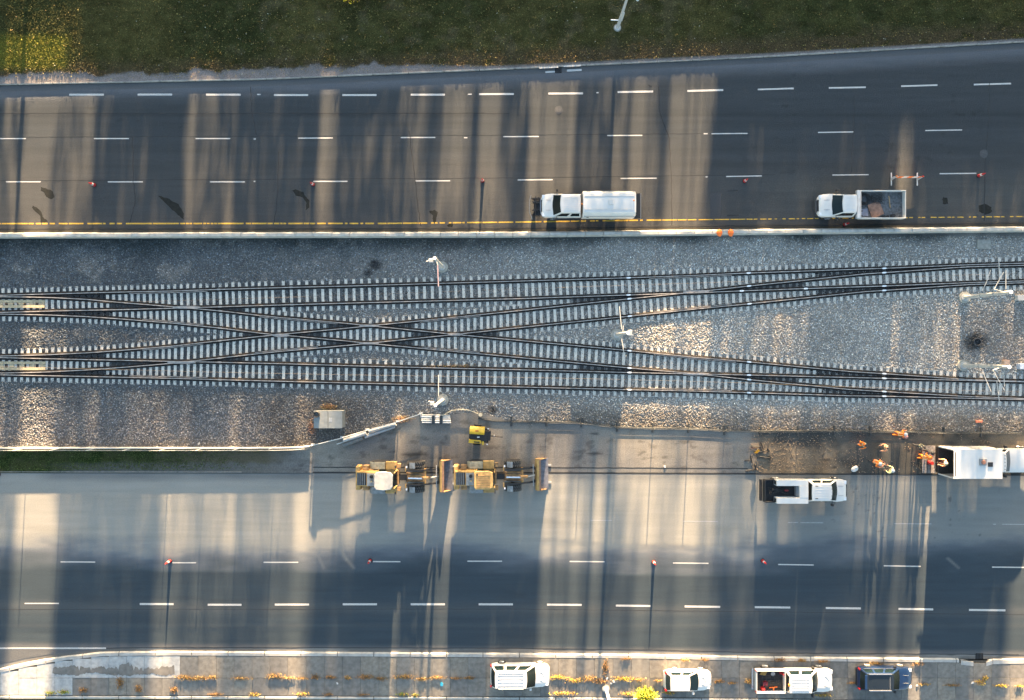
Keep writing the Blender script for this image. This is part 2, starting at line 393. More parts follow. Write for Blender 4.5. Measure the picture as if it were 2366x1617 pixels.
for pts, w, par, z in [
    (wob(720, 1740, lambda x: kerbM(x)-13, 1.0), .09, yd, .006), (wob(560, 2366, lambda x: kerbM(x)-1, .5), .13, yd, .008),
    (wob(240, 2366, lambda x: gutS(x)+.5, .6), .06, lo, .004),
    (wob(0, 1180, lambda x: 262, 2), .05, up, .004), (wob(0, 1700, lambda x: np.interp(x, [0, 1180, 1700], [317, 312, 308]), 1), .035, up, .004),
    (wob(0, 1800, lambda x: np.interp(x, [0, 1180, 1800], [417.5, 411, 403]), .8), .03, up, .004),
    (wob(0, 2366, lambda x: barN(x)-7.5, 1.5), .11, up, .004),
    (wob(0, 2366, lambda x: np.interp(x, [0, 1180, 2366], [1408, 1407, 1420]), .8), .03, lo, .004)]:
    ribbon(pts, w, z).build('crack', m_crack, par)
def crack(pts, w=.05, par=up):
    q = []
    for a, b in zip(pts[:-1], pts[1:]):
        for i in range(6): t = i/6; q.append((a[0]+(b[0]-a[0])*t+random.uniform(-1.2, 1.2), a[1]+(b[1]-a[1])*t))
    q.append(pts[-1]); ribbon(q, w, .005).build('crack', m_crack, par)
crack([(578, 200), (582, 260), (592, 312)]); crack([(306, 316), (308, 420), (313, 465), (300, 515)], .06)
crack([(643, 350), (643, 430), (634, 515)]); crack([(946, 302), (958, 400), (966, 480), (973, 522)], .07)
crack([(1521, 200), (1525, 262), (1546, 320), (1552, 420), (1552, 520)], .06)
crack([(1974, 220), (1972, 310), (1966, 400)], .045); crack([(2286, 190), (2284, 290), (2275, 400), (2274, 510)], .055)
crack([(1180+1200/3.78, 196), (1180+1230/3.78, 200)], .05)
# ---------------------------------------------------------------- painted lines
m_white = mat('road_paint_white', (.44, .43, .41), .85, .45, 22)
m_worn = mat('road_paint_worn', (.30, .30, .29), .8, .35, 14)
m_yel = mat('road_paint_yellow', (.52, .33, .05), .8, .3, 10)
def dash(segs, w, par, m_, name='lane_dash', z=.005):
    for (x0, x1, y0, y1) in segs: ribbon([(x0, y0), ((x0+x1)/2, (y0+y1)/2), (x1, y1)], w, z).build(name, m_, par)
dash([(160, 240, 218.5, 218.5), (318, 398, 218.3, 218.3), (476, 556, 218.5, 218.5), (633, 712, 219.4, 219.4), (791, 870, 219.4, 219.4), (949, 1028, 218.6, 218.6),
      (1107, 1187, 217.4, 217), (1267, 1347, 216, 215.5), (1427, 1509, 212.6, 211.2), (1588, 1671, 210, 207.8)], .17, up, m_white)
dash([(1751, 1834, 206.6, 204), (1915, 2000, 203, 201.4), (2082, 2166, 199, 196.4), (2250, 2336, 195.2, 192.8)], .14, up, m_white)
dash([(-20, 60, 320, 320), (217, 298, 320, 320), (452, 532, 320, 320), (689, 769, 319, 318.6), (926, 1006, 317.8, 317.4), (1163, 1245, 315.6, 315.2), (1403, 1484, 313, 312.6),
      (1644, 1727, 308.8, 308), (1890, 1972, 305.8, 304.6), (2138, 2223, 301.4, 300),
      (14, 94, 419.8, 419.8), (249, 330, 420, 420), (485, 566, 420, 420), (724, 803, 419, 418.8), (959, 1040, 417.8, 417.6), (1196, 1277, 415.6, 415), (1434, 1517, 412.2, 411.6),
      (1678, 1760, 407.6, 406.2), (1923, 2007, 404.2, 403.4), (2171, 2256, 401.2, 400.2)], .10, up, m_white)
dash([(594, 602, 218, 218), (586, 591, 321, 321), (586, 590, 419, 419), (1081, 1090, 217.6, 217.6), (1072, 1080, 318, 318), (1378, 1383, 214, 214), (1626, 1635, 308.8, 308.8), (1630, 1635, 408.6, 408.4)], .10, up, m_white)
dash([(140, 220, 1298, 1298.4), (398, 453, 1300, 1300), (609, 689, 1299, 1299), (862, 925, 1297.4, 1297.6), (1080, 1160, 1296.4, 1296.4), (1316, 1397, 1297, 1297.8), (1555, 1637, 1300.6, 1301.4),
      (1798, 1880, 1304, 1305.2), (2042, 2127, 1307, 1308.4), (2292, 2380, 1310, 1311)], .10, lo, m_white)
dash([(1365, 1414, 1202, 1202.4), (1578, 1659, 1204, 1204.8), (1820, 1844, 1207, 1207), (1849, 1902, 1207.4, 1207.6), (2066, 2152, 1209.6, 1210.2), (2316, 2380, 1211, 1211.6), (2294, 2301, 1211, 1211)], .08, lo, m_worn)
dash([(57, 136, 1394, 1394)], .10, lo, m_white)
dash([(323, 401, 1395.4, 1395.6), (480, 558, 1397, 1397.2), (635, 714, 1396.6, 1396.6), (792, 871, 1396, 1396), (949, 1028, 1396, 1396), (1106, 1185, 1396, 1396.2), (1264, 1344, 1396.8, 1397.4),
      (1423, 1503, 1399, 1400), (1582, 1664, 1401, 1402), (1744, 1826, 1402.6, 1403.6), (1908, 1989, 1404.6, 1405.6), (2076, 2156, 1406.6, 1407.8), (2239, 2323, 1409, 1410)], .17, lo, m_white)
dash([(-60, 245, 1497.5, 1497.5)], .13, lo, m_white, 'edge_line')
x = -10
ye = line([0, 900, 1190, 1450, 1760, 2366], [516.5, 516, 513, 509, 506, 500])
while x < 2380:
    l = random.choice([6, 12, 20, 34, 60]) if x < 1700 else random.choice([5, 8, 14])
    dash([(x, x+l, float(ye(x)), float(ye(x+l)))], .13 if x < 1500 else .09, up, m_yel, 'edge_line'); x += l+random.choice([2, 3, 5, 9])*(1 if x < 1700 else 1.4)
# wet stains
m_stain = mat('damp_stain', (.022, .023, .021), .8, .3, 5, spec=.1)
for poly in ([(95, 432), (108, 436), (122, 442), (126, 455), (118, 461), (107, 455), (102, 445), (94, 440)],
             [(76, 475), (84, 478), (96, 490), (100, 503), (111, 511), (104, 515), (93, 513), (93, 499), (80, 486), (73, 480)],
             [(366, 452), (390, 459), (412, 472), (425, 493), (424, 507), (415, 500), (398, 484), (378, 465)],
             [(675, 440), (682, 437), (700, 444), (708, 456), (716, 464), (714, 480), (706, 486), (708, 470), (700, 456), (684, 452)],
             [(992, 487), (1004, 485), (1012, 490), (1009, 499), (1007, 516), (1000, 514), (1000, 496), (993, 492)],
             [(1032, 521), (1040, 516), (1047, 518), (1046, 524), (1035, 523)],
             [(2262, 475), (2274, 470), (2290, 478), (2292, 490), (2276, 496), (2262, 488)], [(2180, 455), (2188, 458), (2190, 470), (2180, 472), (2177, 462)]):
    q = []
    for i, (a, b) in enumerate(poly):
        c_, d_ = poly[(i+1) % len(poly)]
        for k in range(4): t = k/4; q.append((a+(c_-a)*t+random.uniform(-1, 1), b+(d_-b)*t+random.uniform(-1, 1)))
    mb = MB(); mb.add([(X(a), Y(b), .0045) for a, b in q][::-1], [tuple(range(len(q)))]); mb.build('damp_stain', m_stain, up)
# patches of newer asphalt beside the white truck
m_patch = mat('asphalt_patch', (.04, .043, .048), .9, .2, 12)
mb = MB()
for a, b, c_, d_ in ((1641, 445, 1666, 503),): mb.add([(X(a), Y(d_), .0042), (X(c_), Y(d_), .0042), (X(c_), Y(b), .0042), (X(a), Y(b), .0042)], [(0, 1, 2, 3)])
mb.build('asphalt_patch', m_patch, up)
ribbon([(1681, 441), (1705, 440)], .06, .0042).build('crack', m_crack, up); ribbon([(1680, 498), (1707, 496.5)], .1, .0042).build('crack', m_crack, up)
# sheet joints of the lower carriageway
# ---------------------------------------------------------------- pavement slabs
slab_m = [mat('slab_grey', (.165, .156, .14), .92, .22, 3.2, bump=.3), mat('slab_dark', (.145, .138, .127), .92, .22, 2.6, bump=.3), mat('slab_tan', (.19, .172, .145), .92, .25, 3.5, bump=.3), mat('slab_pale', (.32, .33, .33), .9, .2, 3, bump=.2)]
pv = bpy.data.objects['pavement_bed']; pv.name = 'pavement'
x = -40.0; i = 0
while x < 2400:
    w = 41.5+random.uniform(-1, 1)
    ya = float(kerbS(x+w/2))+10.5; mid = 1565+(.006*x if x > 1500 else 0)*0; yb = float(lowK(x+w/2))-1
    ks = [(ya, mid-.4), (mid+.4, yb)]
    if ya > 1545: ks = [((ya), yb)] if yb-ya > 8 else []
    for r_, (a, b) in enumerate(ks):
        z = .125+random.uniform(-.008, .008)
        mb = MB(); mb.box(X(x+.28), X(x+w-.28), Y(b), Y(a), .04, z); 
        m_ = slab_m[3] if (r_ == 0 and 130 < x < 400) or (x < 130) else random.choice(slab_m[:3])
        mb.build('paving_slab', m_, pv)
    x += w; i += 1
mbs = MB(); 
# darker repair render over the pale slabs
q = []
for a in range(125, 405, 3): q.append((a, 1524+fbm(np.array([a*1.0]), np.array([0.0]), 30, 61)[0]*26+random.uniform(-2.2, 2.2)+8*(random.random() < .12)))
for a in range(405, 120, -3): q.append((a, 1549+fbm(np.array([a*1.0]), np.array([9.0]), 26, 62)[0]*15+random.uniform(-1.6, 1.6)))
mbs.add([(X(a), Y(b), .137) for a, b in q][::-1], [tuple(range(len(q)))]); mbs.build('mortar_patch', slab_m[1], pv)
# ---------------------------------------------------------------- barrier
m_bar = mat('barrier_concrete', (.36, .355, .33), .85, .2, 2.5, bump=.2)
root = empty('concrete_barrier', (0, 0, 0), label='long low concrete barrier of end to end blocks between the upper road and the tracks', cat='barrier')
x = -60.0
while x < 2430:
    e = x+41.5; rings = []
    for q in (x+.5, e-.5):
        y0 = Y(float(barN(q))); rings.append([(X(q), y0+.0, -.12), (X(q), y0, .10), (X(q), y0-.22, .78), (X(q), y0-.46, .78), (X(q), y0-.50, -.12)])
    MB().loft(rings).build('barrier_block', m_bar, root); x = e
# ================================================================ railway
RAIL = {
 'Ut': [(-400, 690), (0, 682.3), (176, 677.4), (293, 674.4), (400, 672.3), (506, 668.6), (673, 663.8), (800, 661), (1200, 649.4), (1452, 641.8), (1600, 636.7), (1729, 630.8), (1900, 624.8), (2042, 620), (2230, 612), (2366, 608), (2800, 596)],
 'Ub': [(-400, 730), (0, 722), (159, 717.6), (293, 715), (400, 712), (509, 708.8), (675, 703.8), (800, 700.4), (1200, 690), (1452, 681.4), (1600, 676.6), (1713, 672), (1861, 666.7), (2042, 660.8), (2230, 653.4), (2366, 649), (2800, 636)],
 'At': [(-400, 693), (0, 685.5), (106, 686.7), (199, 691.5), (293, 700), (400, 708.6), (509, 718), (617, 730.8), (800, 747), (853, 752.2), (1047, 772), (1200, 786.3), (1454, 810), (1600, 825), (1730, 835.9), (1966, 858.5), (2042, 863), (2230, 876.6), (2366, 880.8), (2800, 892)],
 'Ab': [(-400, 733), (0, 725.5), (106, 727.3), (208, 731.7), (293, 737.8), (400, 746.4), (509, 757.8), (629, 773), (671, 775.6), (800, 787.6), (853, 793.2), (1200, 825.8), (1454, 850), (1600, 862.6), (1730, 876.8), (1966, 899.9), (2042, 904.3), (2230, 915.7), (2366, 920.5), (2800, 932)],
 'Bt': [(-400, 816), (0, 822.5), (106, 819.8), (212, 814.5), (293, 808.4), (400, 799.6), (509, 787), (629, 774.3), (800, 758.3), (853, 752.8), (976, 740.8), (1200, 717.6), (1452, 690.4), (1644, 670.5), (1730, 660.8), (2000, 632.6), (2042, 630), (2230, 616.6), (2366, 613), (2800, 601)],
 'Bb': [(-400, 855), (0, 861.8), (106, 859.5), (212, 854), (293, 848), (400, 839), (509, 827), (617, 814.5), (800, 798), (853, 792.8), (1047, 773), (1200, 756.7), (1455, 730.3), (1600, 714.5), (1729, 702), (2000, 673.6), (2042, 671), (2230, 657.8), (2366, 653), (2800, 640)],
 'Lt': [(-400, 820), (0, 826), (176, 830), (400, 834.8), (462, 835.7), (675, 840.6), (800, 844.5), (1011, 849.8), (1200, 854.1), (1454, 860.4), (1600, 863.6), (1730, 866.2), (2042, 873.8), (2366, 882), (2800, 894)],
 'Lb': [(-400, 860), (0, 865.7), (176, 869), (400, 873.8), (509, 877), (800, 884.4), (1200, 893.9), (1454, 900), (1600, 903), (1730, 907), (1966, 914.3), (2042, 915), (2366, 923), (2800, 935)]}
RF = {k: line([p[0] for p in v], [p[1] for p in v]) for k, v in RAIL.items()}
m_rail = mat('rail_steel', (.36, .335, .31), .42, .35, 3, metal=.4)
m_flange = mat('rail_flange_rust', (.020, .018, .017), .85, .3, 6, spec=.1)
m_tie = mat('concrete_tie', (.53, .50, .44), .85, .16, 5, bump=.2)
m_plate = mat('tie_plate', (.022, .022, .022), .7, .3, 8)
m_joint = mat('joint_bar_bright', (.75, .78, .8), .5, .1, 8)
m_frog = mat('crossing_casting', (.33, .31, .29), .45, .2, 8, metal=.4)
tN = empty('railway_track', (0, 0, 0), label='northern railway track of steel rails on pale concrete ties, nearer the white trucks', cat='railway track', group='railway tracks')
tS = empty('railway_track', (0, 0, 0), label='southern railway track of steel rails on pale concrete ties, nearer the yellow loaders', cat='railway track', group='railway tracks')
tX = empty('railway_crossover', (0, 0, 0), label='scissors crossover, four rails crossing diagonally between the two tracks', cat='railway crossover')
ZR = .10
def rail_mesh(f, x0, x1, step=40, dy=0.0, hw=.034):
    xs = list(np.arange(x0, x1, step))+[x1]; rh = []; rf = []
    for q in xs:
        y = Y(float(f(q))+dy); x = X(q)
        rh.append([(x, y-hw, ZR-.05), (x, y-hw, ZR+.012), (x, y+hw, ZR+.012), (x, y+hw, ZR-.05)])
        rf.append([(x, y-.165, Zb+.06), (x, y-.025, ZR-.06), (x, y+.025, ZR-.06), (x, y+.165, Zb+.06)])
    return MB().loft(rh), MB().loft(rf)
for i, k in enumerate(RAIL):
    root = {'U': tN, 'L': tS}.get(k[0], tX)
    h_, f_ = rail_mesh(RF[k], -120, 2480)
    r_ = h_.build('rail', m_rail, root); f_.build('rail_foot', m_flange, r_)
    r_.location.z = i*.0012
# guard rails and switch blades
def guard(k, x0, x1, dy, root):
    h_, f_ = rail_mesh(RF[k], x0, x1, 30, dy, .022); r_ = h_.build('guard_rail', m_rail, root); r_.location.z = -.012
for k, a, b, d, r_ in (('Ut', 300, 480, 3.6, tN), ('Lb', 300, 480, -3.6, tS), ('Ab', 330, 470, -3.2, tX), ('Bt', 330, 470, 3.2, tX), ('Ut', 1500, 1690, 3.4, tN), ('Lb', 1500, 1690, -3.4, tS),
                       ('Bb', 1510, 1690, -3.2, tX), ('At', 1510, 1700, 3.2, tX), ('Bt', 970, 1110, 3.0, tX), ('Ab', 975, 1108, -3.0, tX), ('At', 600, 780, 3.0, tX), ('Bb', 590, 735, -3.0, tX)):
    guard(k, a, b, d, r_)
# castings at the crossings
for (cx, cy, l, w, r_) in ((432, 710, 62, 6.0, tX), (420, 837, 64, 6.0, tX), (650, 774.6, 38, 7.5, tX), (1052, 772.5, 34, 6.0, tX), (853, 752.4, 44, 5.0, tX), (853, 793, 44, 5.0, tX), (1608, 674, 60, 7.0, tX), (1608, 864, 60, 6.0, tX)):
    q = [(cx-l/2, cy-1.5), (cx-l/4, cy-w/2), (cx+l/4, cy-w/2), (cx+l/2, cy-1.5), (cx+l/2, cy+1.5), (cx+l/4, cy+w/2), (cx-l/4, cy+w/2), (cx-l/2, cy+1.5)]
    sl = -.03 if cy < 700 else 0
    MB().prism([(X(a), Y(b+(a-cx)*sl)) for a, b in q][::-1], Zb+.07, ZR+.004).build('crossing_casting', m_frog, r_)
for k, xs in (('Ut', (506, 673, 1452, 1729, 2042)), ('Ub', (509, 675, 1452, 1713, 1861, 2042)), ('At', (510, 1454, 1730, 2042)), ('Ab', (509, 1454, 1730, 2042)), ('Bt', (509, 1454, 1730, 2042)), ('Bb', (509, 1455, 1731, 2042)), ('Lt', (508, 1454, 1730, 2042)), ('Lb', (509, 1454, 1730, 2042))):
    for q in xs:
        y = float(RF[k](q)); sl = float(RF[k](q+5)-RF[k](q-5))/10
        MB().prism([(X(q+a), Y(y+a*sl+b)) for a, b in ((-5, -1.0), (-2.5, -1.8), (2.5, -1.8), (5, -1.0), (5, 1.0), (2.5, 1.8), (-2.5, 1.8), (-5, 1.0))][::-1], ZR-.04, ZR+.022+(q % 7)*.0005).build('joint_bar', m_joint if q > 1000 else m_frog, {'U': tN, 'L': tS}.get(k[0], tX))
# ties
tie_zone = []
def tie(x, ya, yb, sl, root, w=6.8):
    dx = (yb-ya)*sl/2; wd = w/2
    pts = [(x-dx-wd, ya), (x-dx+wd, ya), (x+dx+wd, yb), (x+dx-wd, yb)]
    z = Zb+.055+random.uniform(-.006, .004)
    MB().prism([(X(a), Y(b)) for a, b in pts][::-1], Zb-.05, z, .97).build('tie', m_tie, root)
    tie_zone.append((x, ya, yb))
E1, E2 = 17, 15
def plates(x, ks, root, mb):
    yy_ = sorted(float(RF[k](x)) for k in ks)
    for a_, b_ in zip(yy_[:-1], yy_[1:]):
        if b_-a_ < 19: mb.box(X(x)-.15, X(x)+.15, Y(b_), Y(a_), Zb+.04, Zb+.067)
    for k in ks:
        y = float(RF[k](x)); mb.box(X(x)-.14, X(x)+.14, Y(y)-.20, Y(y)+.20, Zb+.04, Zb+.062)
pm = {id(tN): (tN, MB()), id(tS): (tS, MB()), id(tX): (tX, MB())}
def do(x, ks, root, sl):
    ya = min(float(RF[k](x)) for k in ks)-E1; yb = max(float(RF[k](x)) for k in ks)+E1
    tie(x, ya, yb, sl, root); plates(x, ks, root, pm[id(root)][1])
x = -50.0
while x < 2420:
    if x < 655:
        st = 14.2 if x < 400 else 15.0
        g = float(RF['Bt'](x)-RF['Ab'](x))
        if x < 640: do(x, ['Ut', 'Ub', 'At', 'Ab'] if x < 560 else ['Ut', 'Ub'], tN, .03)
        if x < 640: do(x, ['Bt', 'Bb', 'Lt', 'Lb'] if x < 560 else ['Lt', 'Lb'], tS, -.02)
        if 555 <= x: do(x, ['At', 'Ab', 'Bt', 'Bb'], tX, 0)
    elif x < 1230:
        st = 15.1; do(x, ['At', 'Ab', 'Bt', 'Bb'], tX, 0)
    else:
        st = 15.9 if x < 1750 else 15.4
        if float(RF['Bt'](x)-RF['Ub'](x)) < 26: do(x, ['Ut', 'Ub', 'Bt', 'Bb'], tN, .05)
        else: do(x, ['Ut', 'Ub'], tN, .03); do(x, ['Bt', 'Bb'], tX, .06)
        if float(RF['Lt'](x)-RF['Ab'](x)) < 26: do(x, ['At', 'Ab', 'Lt', 'Lb'], tS, -.05)
        else: do(x, ['Lt', 'Lb'], tS, -.02); do(x, ['At', 'Ab'], tX, -.06)
    x += st
x = 655.0
while x < 1228: do(x, ['Ut', 'Ub'], tN, .03); do(x, ['Lt', 'Lb'], tS, -.02); x += 18.1
for r_, mb in pm.values(): mb.build('tie_plates', m_plate, r_, kind='stuff')
# cream panels between the rails at the left edge
m_cream = mat('cream_panel', (.34, .29, .19), .7, .25, 5)
for (x0, x1, y0, y1, nm) in ((-60, 103, 693, 711, 'upper'), (-60, 105, 835, 855, 'lower')):
    r_ = empty('track_panel', (0, 0, 0), label='cream painted cover panel between the rails of the %s track at the left edge' % nm, cat='track panel', group='cover panels between rails')
    for a, b in ((y0, y0+6), (y1-6, y1)): MB().box(X(x0), X(x1), Y(b), Y(a), Zb+.03, Zb+.14).build('side_board', m_cream, r_)
    for q in range(0, 5): MB().box(X(x1-12-q*24), X(x1-1-q*24), Y(y1-6.3), Y(y0+6.3), Zb+.03, Zb+.12).build('cross_board', m_cream, r_)
# ---------------------------------------------------------------- ballast stones
n = 260000
px = rng.uniform(-30, 2396, n); py = rng.uniform(545, 1040, n)
ok = (py > barN(px)+17) & (py < fenceS(px)+3+6*rng.standard_normal(n)*(px > 1100))
px, py = px[ok], py[ok]; n = len(px)
col = c_ball(px, py)
intrack = np.zeros(n)
for a, b in (('Ut', 'Ub'), ('At', 'Ab'), ('Bt', 'Bb'), ('Lt', 'Lb')):
    ya, yb = RF[a](px), RF[b](px); intrack = np.maximum(intrack, ss(ya-16, ya-8, py)*ss(yb+16, yb+8, py))
for a, b in (('Ut', 'At'), ('Bt', 'Lt'), ('Bt', 'Ut'), ('Lt', 'At'), ('Ab', 'Lb'), ('Ub', 'Ab'), ('Ub', 'Bb'), ('Bb', 'Lb')):
    ya = np.minimum(RF[a](px), RF[b](px)); yb = np.maximum(RF[a](px), RF[b](px)); near = (yb-ya) < 20
    intrack = np.maximum(intrack, 1.6*near*ss(ya-3, ya, py)*ss(yb+3, yb, py))
col = col*(1-.58*np.clip(intrack, 0, 1.6))[:, None]
lum = np.exp(rng.normal(0, .37, n)); col = col*lum[:, None]*.97
tint = rng.normal(0, .07, n); col = col*np.stack([1+tint, np.ones(n), 1-tint], -1)
s_ = rng.uniform(.034, .066, n)
scl = np.stack([s_*rng.uniform(.8, 1.5, n), s_*rng.uniform(.7, 1.2, n), s_*rng.uniform(.5, .9, n)], -1)
rot = rng.uniform(0, 6.28, (n, 3))
m_stone = attr_mat('ballast_stone', inst=True, var=0, rough=.9, spec=.15)
z = np.where(intrack > .3, Zb+.005, Zb+.03)+.05*(fbm(px, py, 40, 23)-.5)
scl[:, 2] *= np.where(intrack > .3, .6, 1)
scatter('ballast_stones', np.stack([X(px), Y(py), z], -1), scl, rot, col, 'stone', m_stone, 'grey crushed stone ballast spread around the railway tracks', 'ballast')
# loose stones in the muddy yard and soil edges
n = 5200
px = rng.uniform(1735, 2380, n); py = rng.uniform(985, 1092, n)
ok = fbm(px, py, 60, 71) > .48; px, py = px[ok], py[ok]; n = len(px)
col = np.array([.16, .13, .10])*np.exp(rng.normal(0, .4, n))[:, None]; s_ = rng.uniform(.02, .055, n)
scatter('loose_gravel', np.stack([X(px), Y(py), np.full(n, .012)], -1), np.stack([s_, s_*.8, s_*.5], -1), rng.uniform(0, 6.28, (n, 3)), col, 'stone', m_stone, 'brown gravel and clods scattered over the muddy yard', 'gravel')
# ---------------------------------------------------------------- grass
m_blade = attr_mat('grass_blade', inst=True, var=0, rough=.8, spec=.1)
n = 120000
px = rng.uniform(-30, 2396, n); py = rng.uniform(-30, 198, n)
d = (kerbN(px)-6)-py; e = np.interp(px, [0, 200, 620, 860, 1080, 1150, 2366], [14, 17, 17, 17, 4, 0, 0])*(.1+1.6*fbm(px, py, 26, 2))
ok = (d > e-2) & (d > 0); px, py = px[ok], py[ok]
ns = 9000
ax = rng.uniform(-30, 700, ns); ay = rng.uniform(1038, 1086, ns); ok = rng.random(ns) > ss(330, 650, ax); ax, ay = ax[ok], ay[ok]
px = np.concatenate([px, ax]); py = np.concatenate([py, ay]); n = len(px)
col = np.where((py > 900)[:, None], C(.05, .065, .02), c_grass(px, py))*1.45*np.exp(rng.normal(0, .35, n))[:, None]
z0 = np.where(py > 900, .05, .12+.05*fbm(px, py, 90, 9))
hgt = rng.uniform(.05, .14, n)*np.where(px < 220, 1.2, 1)
scatter('grass', np.stack([X(px), Y(py), z0+hgt*.3], -1), np.stack([rng.uniform(.02, .045, n), rng.uniform(.01, .03, n), hgt], -1), np.stack([rng.normal(0, .75, n), rng.normal(0, .75, n), rng.uniform(0, 6.28, n)], -1), col, 'blade', m_blade, 'mown green grass with dry patches on the verge', 'grass')
# fallen leaves
n = 8500
px = rng.uniform(-20, 2386, n); py = rng.uniform(-20, 190, n)
dens = np.interp(px, [0, 300, 600, 1100, 1500, 2366], [.15, .5, 1, .9, .5, .3])*(.4+fbm(px, py, 70, 81))+.6*ss(50, 8, kerbN(px)-py)
ok = (rng.random(n) < dens) & (py < kerbN(px)-5); px, py = px[ok], py[ok]; n = len(px)
pal = np.array([(.28, .2, .06), (.2, .13, .05), (.33, .28, .1), (.14, .09, .045), (.42, .40, .30)])
col = pal[rng.choice(5, n, p=[.34, .28, .2, .14, .04])]*rng.uniform(.6, 1.1, n)[:, None]
s_ = rng.uniform(.045, .10, n)
m_leaf = attr_mat('leaf', inst=True, var=0, rough=.7, spec=.2)
scatter('fallen_leaves', np.stack([X(px), Y(py), .24+rng.uniform(0, .03, n)], -1), np.stack([s_, s_, s_], -1), np.stack([rng.normal(0, .5, n), rng.normal(0, .5, n), rng.uniform(0, 6.28, n)], -1), col, 'leaf', m_leaf, 'yellow and brown autumn leaves fallen over the grass verge', 'leaves')
# ================================================================ north of the frame: unseen buildings and trees, shaped to cast the shade bands
YC = 95.0
def cx_(px, py): return X(px)+SHX*(YC-Y(py))
def ch_(py): return (YC-Y(py))*sz
m_wall = mat('brick_wall', (.22, .12, .08), .9, .2, 2, bump=.2); m_roof = mat('flat_roof_felt', (.07, .07, .075), .9, .2, 1)
m_glassd = mat('window_glass', (.03, .04, .05), .1, .1, 1); m_trim = mat('window_trim', (.6, .58, .55), .7, .1, 2)
for i, (a, b, r_, row, lab) in enumerate(((-900, 8, 1, 260, 'unseen tall brick shade caster at the west end beyond the verge'), (10, 186, 1, 74, 'unseen lowest brick shade caster of the row beyond the verge'),
        (188, 1212, 1, 194, 'unseen long brick shade caster of the row beyond the verge'), (1214, 1650, 1, 180, 'unseen brick shade caster east of the long one beyond the verge'),
        (1652, 2081, 1, 330, 'unseen taller brick shade caster in the east part of the row beyond the verge'), (2106, 3400, 1, 420, 'unseen tallest brick shade caster at the east end of the row beyond the verge'), (2081.5, 2105.5, 1, 316, 'unseen narrow low brick shade caster between the two tallest of the row'))):
    x0, x1, h = cx_(a, row), cx_(b, row), ch_(row)  # unseen blocks, roof heights set by where their shade should end
    root = empty('caster_building', ((x0+x1)/2, YC, 0), label=lab, cat='building', group='unseen shade casters beyond the verge')
    w = (x1-x0)/2; MB().box(-w, w, 0, 14, -.3, h-.25).build('wall', m_wall, root); MB().box(-w-.0, w+.0, 0, 14.1, h-.25, h).build('roof', m_roof, root)
    k = int(2*w/4)
    if k < 60:
        gm_ = None
        for q in range(k):
            for fl in range(int(h//3.2)):
                xx = -w+2+q*4; mb = MB().box(xx-.7, xx+.7, -.03, .03, 1+fl*3.1, 2.4+fl*3.1)
                if gm_ is None: gm_ = mb.build('window', m_glassd, root); gm_.location = (0, 0, 0); g0 = (xx, fl)
                else:
                    c = gm_.copy(); COL.objects.link(c); c.parent = root; c.location = (xx-g0[0], 0, (fl-g0[1])*3.1)
m_crown = mat('tree_leaves', (.10, .075, .025), .8, .3, 2); m_bark = mat('bark', (.06, .05, .04), .9, .3, 4)
def crown(x0, x1, y0, y1, dens, yref, name, lab, yc=YC, leaf=.42, edge=True):  # unseen tree crown, filled with leaves to cast one given patch of shade
    s_ = (yc-YC)
    xa = X(x0)+SHX*(yc-Y(yref)); xb = X(x1)+SHX*(yc-Y(yref)); za = (yc-Y(y0))*sz; zb = (yc-Y(y1))*sz
    A = (xb-xa)*(zb-za); n = int(A*dens/(leaf*leaf*.62)); n = max(n, 12)
    c = np.stack([rng.uniform(xa, xb, n), rng.uniform(yc-1.2, yc+1.2, n), rng.uniform(za, zb, n)], -1)
    c[:, 2] += rng.normal(0, .16, n)
    t1 = rng.normal(0, 1, (n, 3)); t1[:, 1] *= .35; t1 /= np.linalg.norm(t1, axis=1)[:, None]; t2 = np.cross(t1, np.array([0, 1, 0])+rng.normal(0, .35, (n, 3))); t2 /= np.linalg.norm(t2, axis=1)[:, None]
    s = leaf*rng.uniform(.35, .65, n)[:, None]
    v = np.stack([c-t1*s-t2*s*.3, c+t2*s, c+t1*s+t2*s*.2, c-t2*s], 1).reshape(-1, 3)
    ROWV.append(v); cxm = (xa+xb)/2
    TRK.cyl((cxm, yc, -.3), (cxm, yc, za+.6), .10, .07, 7)
    for q in np.linspace(xa, xb, max(2, int((xb-xa)/1.5))): TRK.cyl((cxm, yc, za+.1 if za > 1 else 1), (cxm+(q-cxm)*.9, yc, za+.55*(zb-za)), .06, .02, 5)
ROWV = []; TRK = MB()
k_ = 0
def T(ref, y0, y1, segs):
    global k_
    for s in segs:
        x0, x1, d = s[:3]; a = s[3] if len(s) > 3 else y0; b = s[4] if len(s) > 4 else y1
        word = 'narrow' if x1-x0 < 40 else 'slim' if x1-x0 < 120 else 'broad' if x1-x0 < 300 else 'very wide'
        dn = 'sparse' if d < 1 else 'leafy' if d < 2 else 'dense'
        hh = 'shading only the upper road' if b < 600 else 'shading the tracks' if b < 1000 else 'shading the yard' if b < 1150 else 'shading the lower road'
        crown(x0, x1, a, b, d, ref, 'caster_tree', '%s %s tree %s, %.1f m %s of the lamp' % (word, dn, hh, abs((x0+x1)/2-1426)/S, 'west' if x0 < 1426 else 'east'), yc=YC+rng.uniform(-3, 3)+(-6 if d > 2.5 else 0))
        k_ += 1
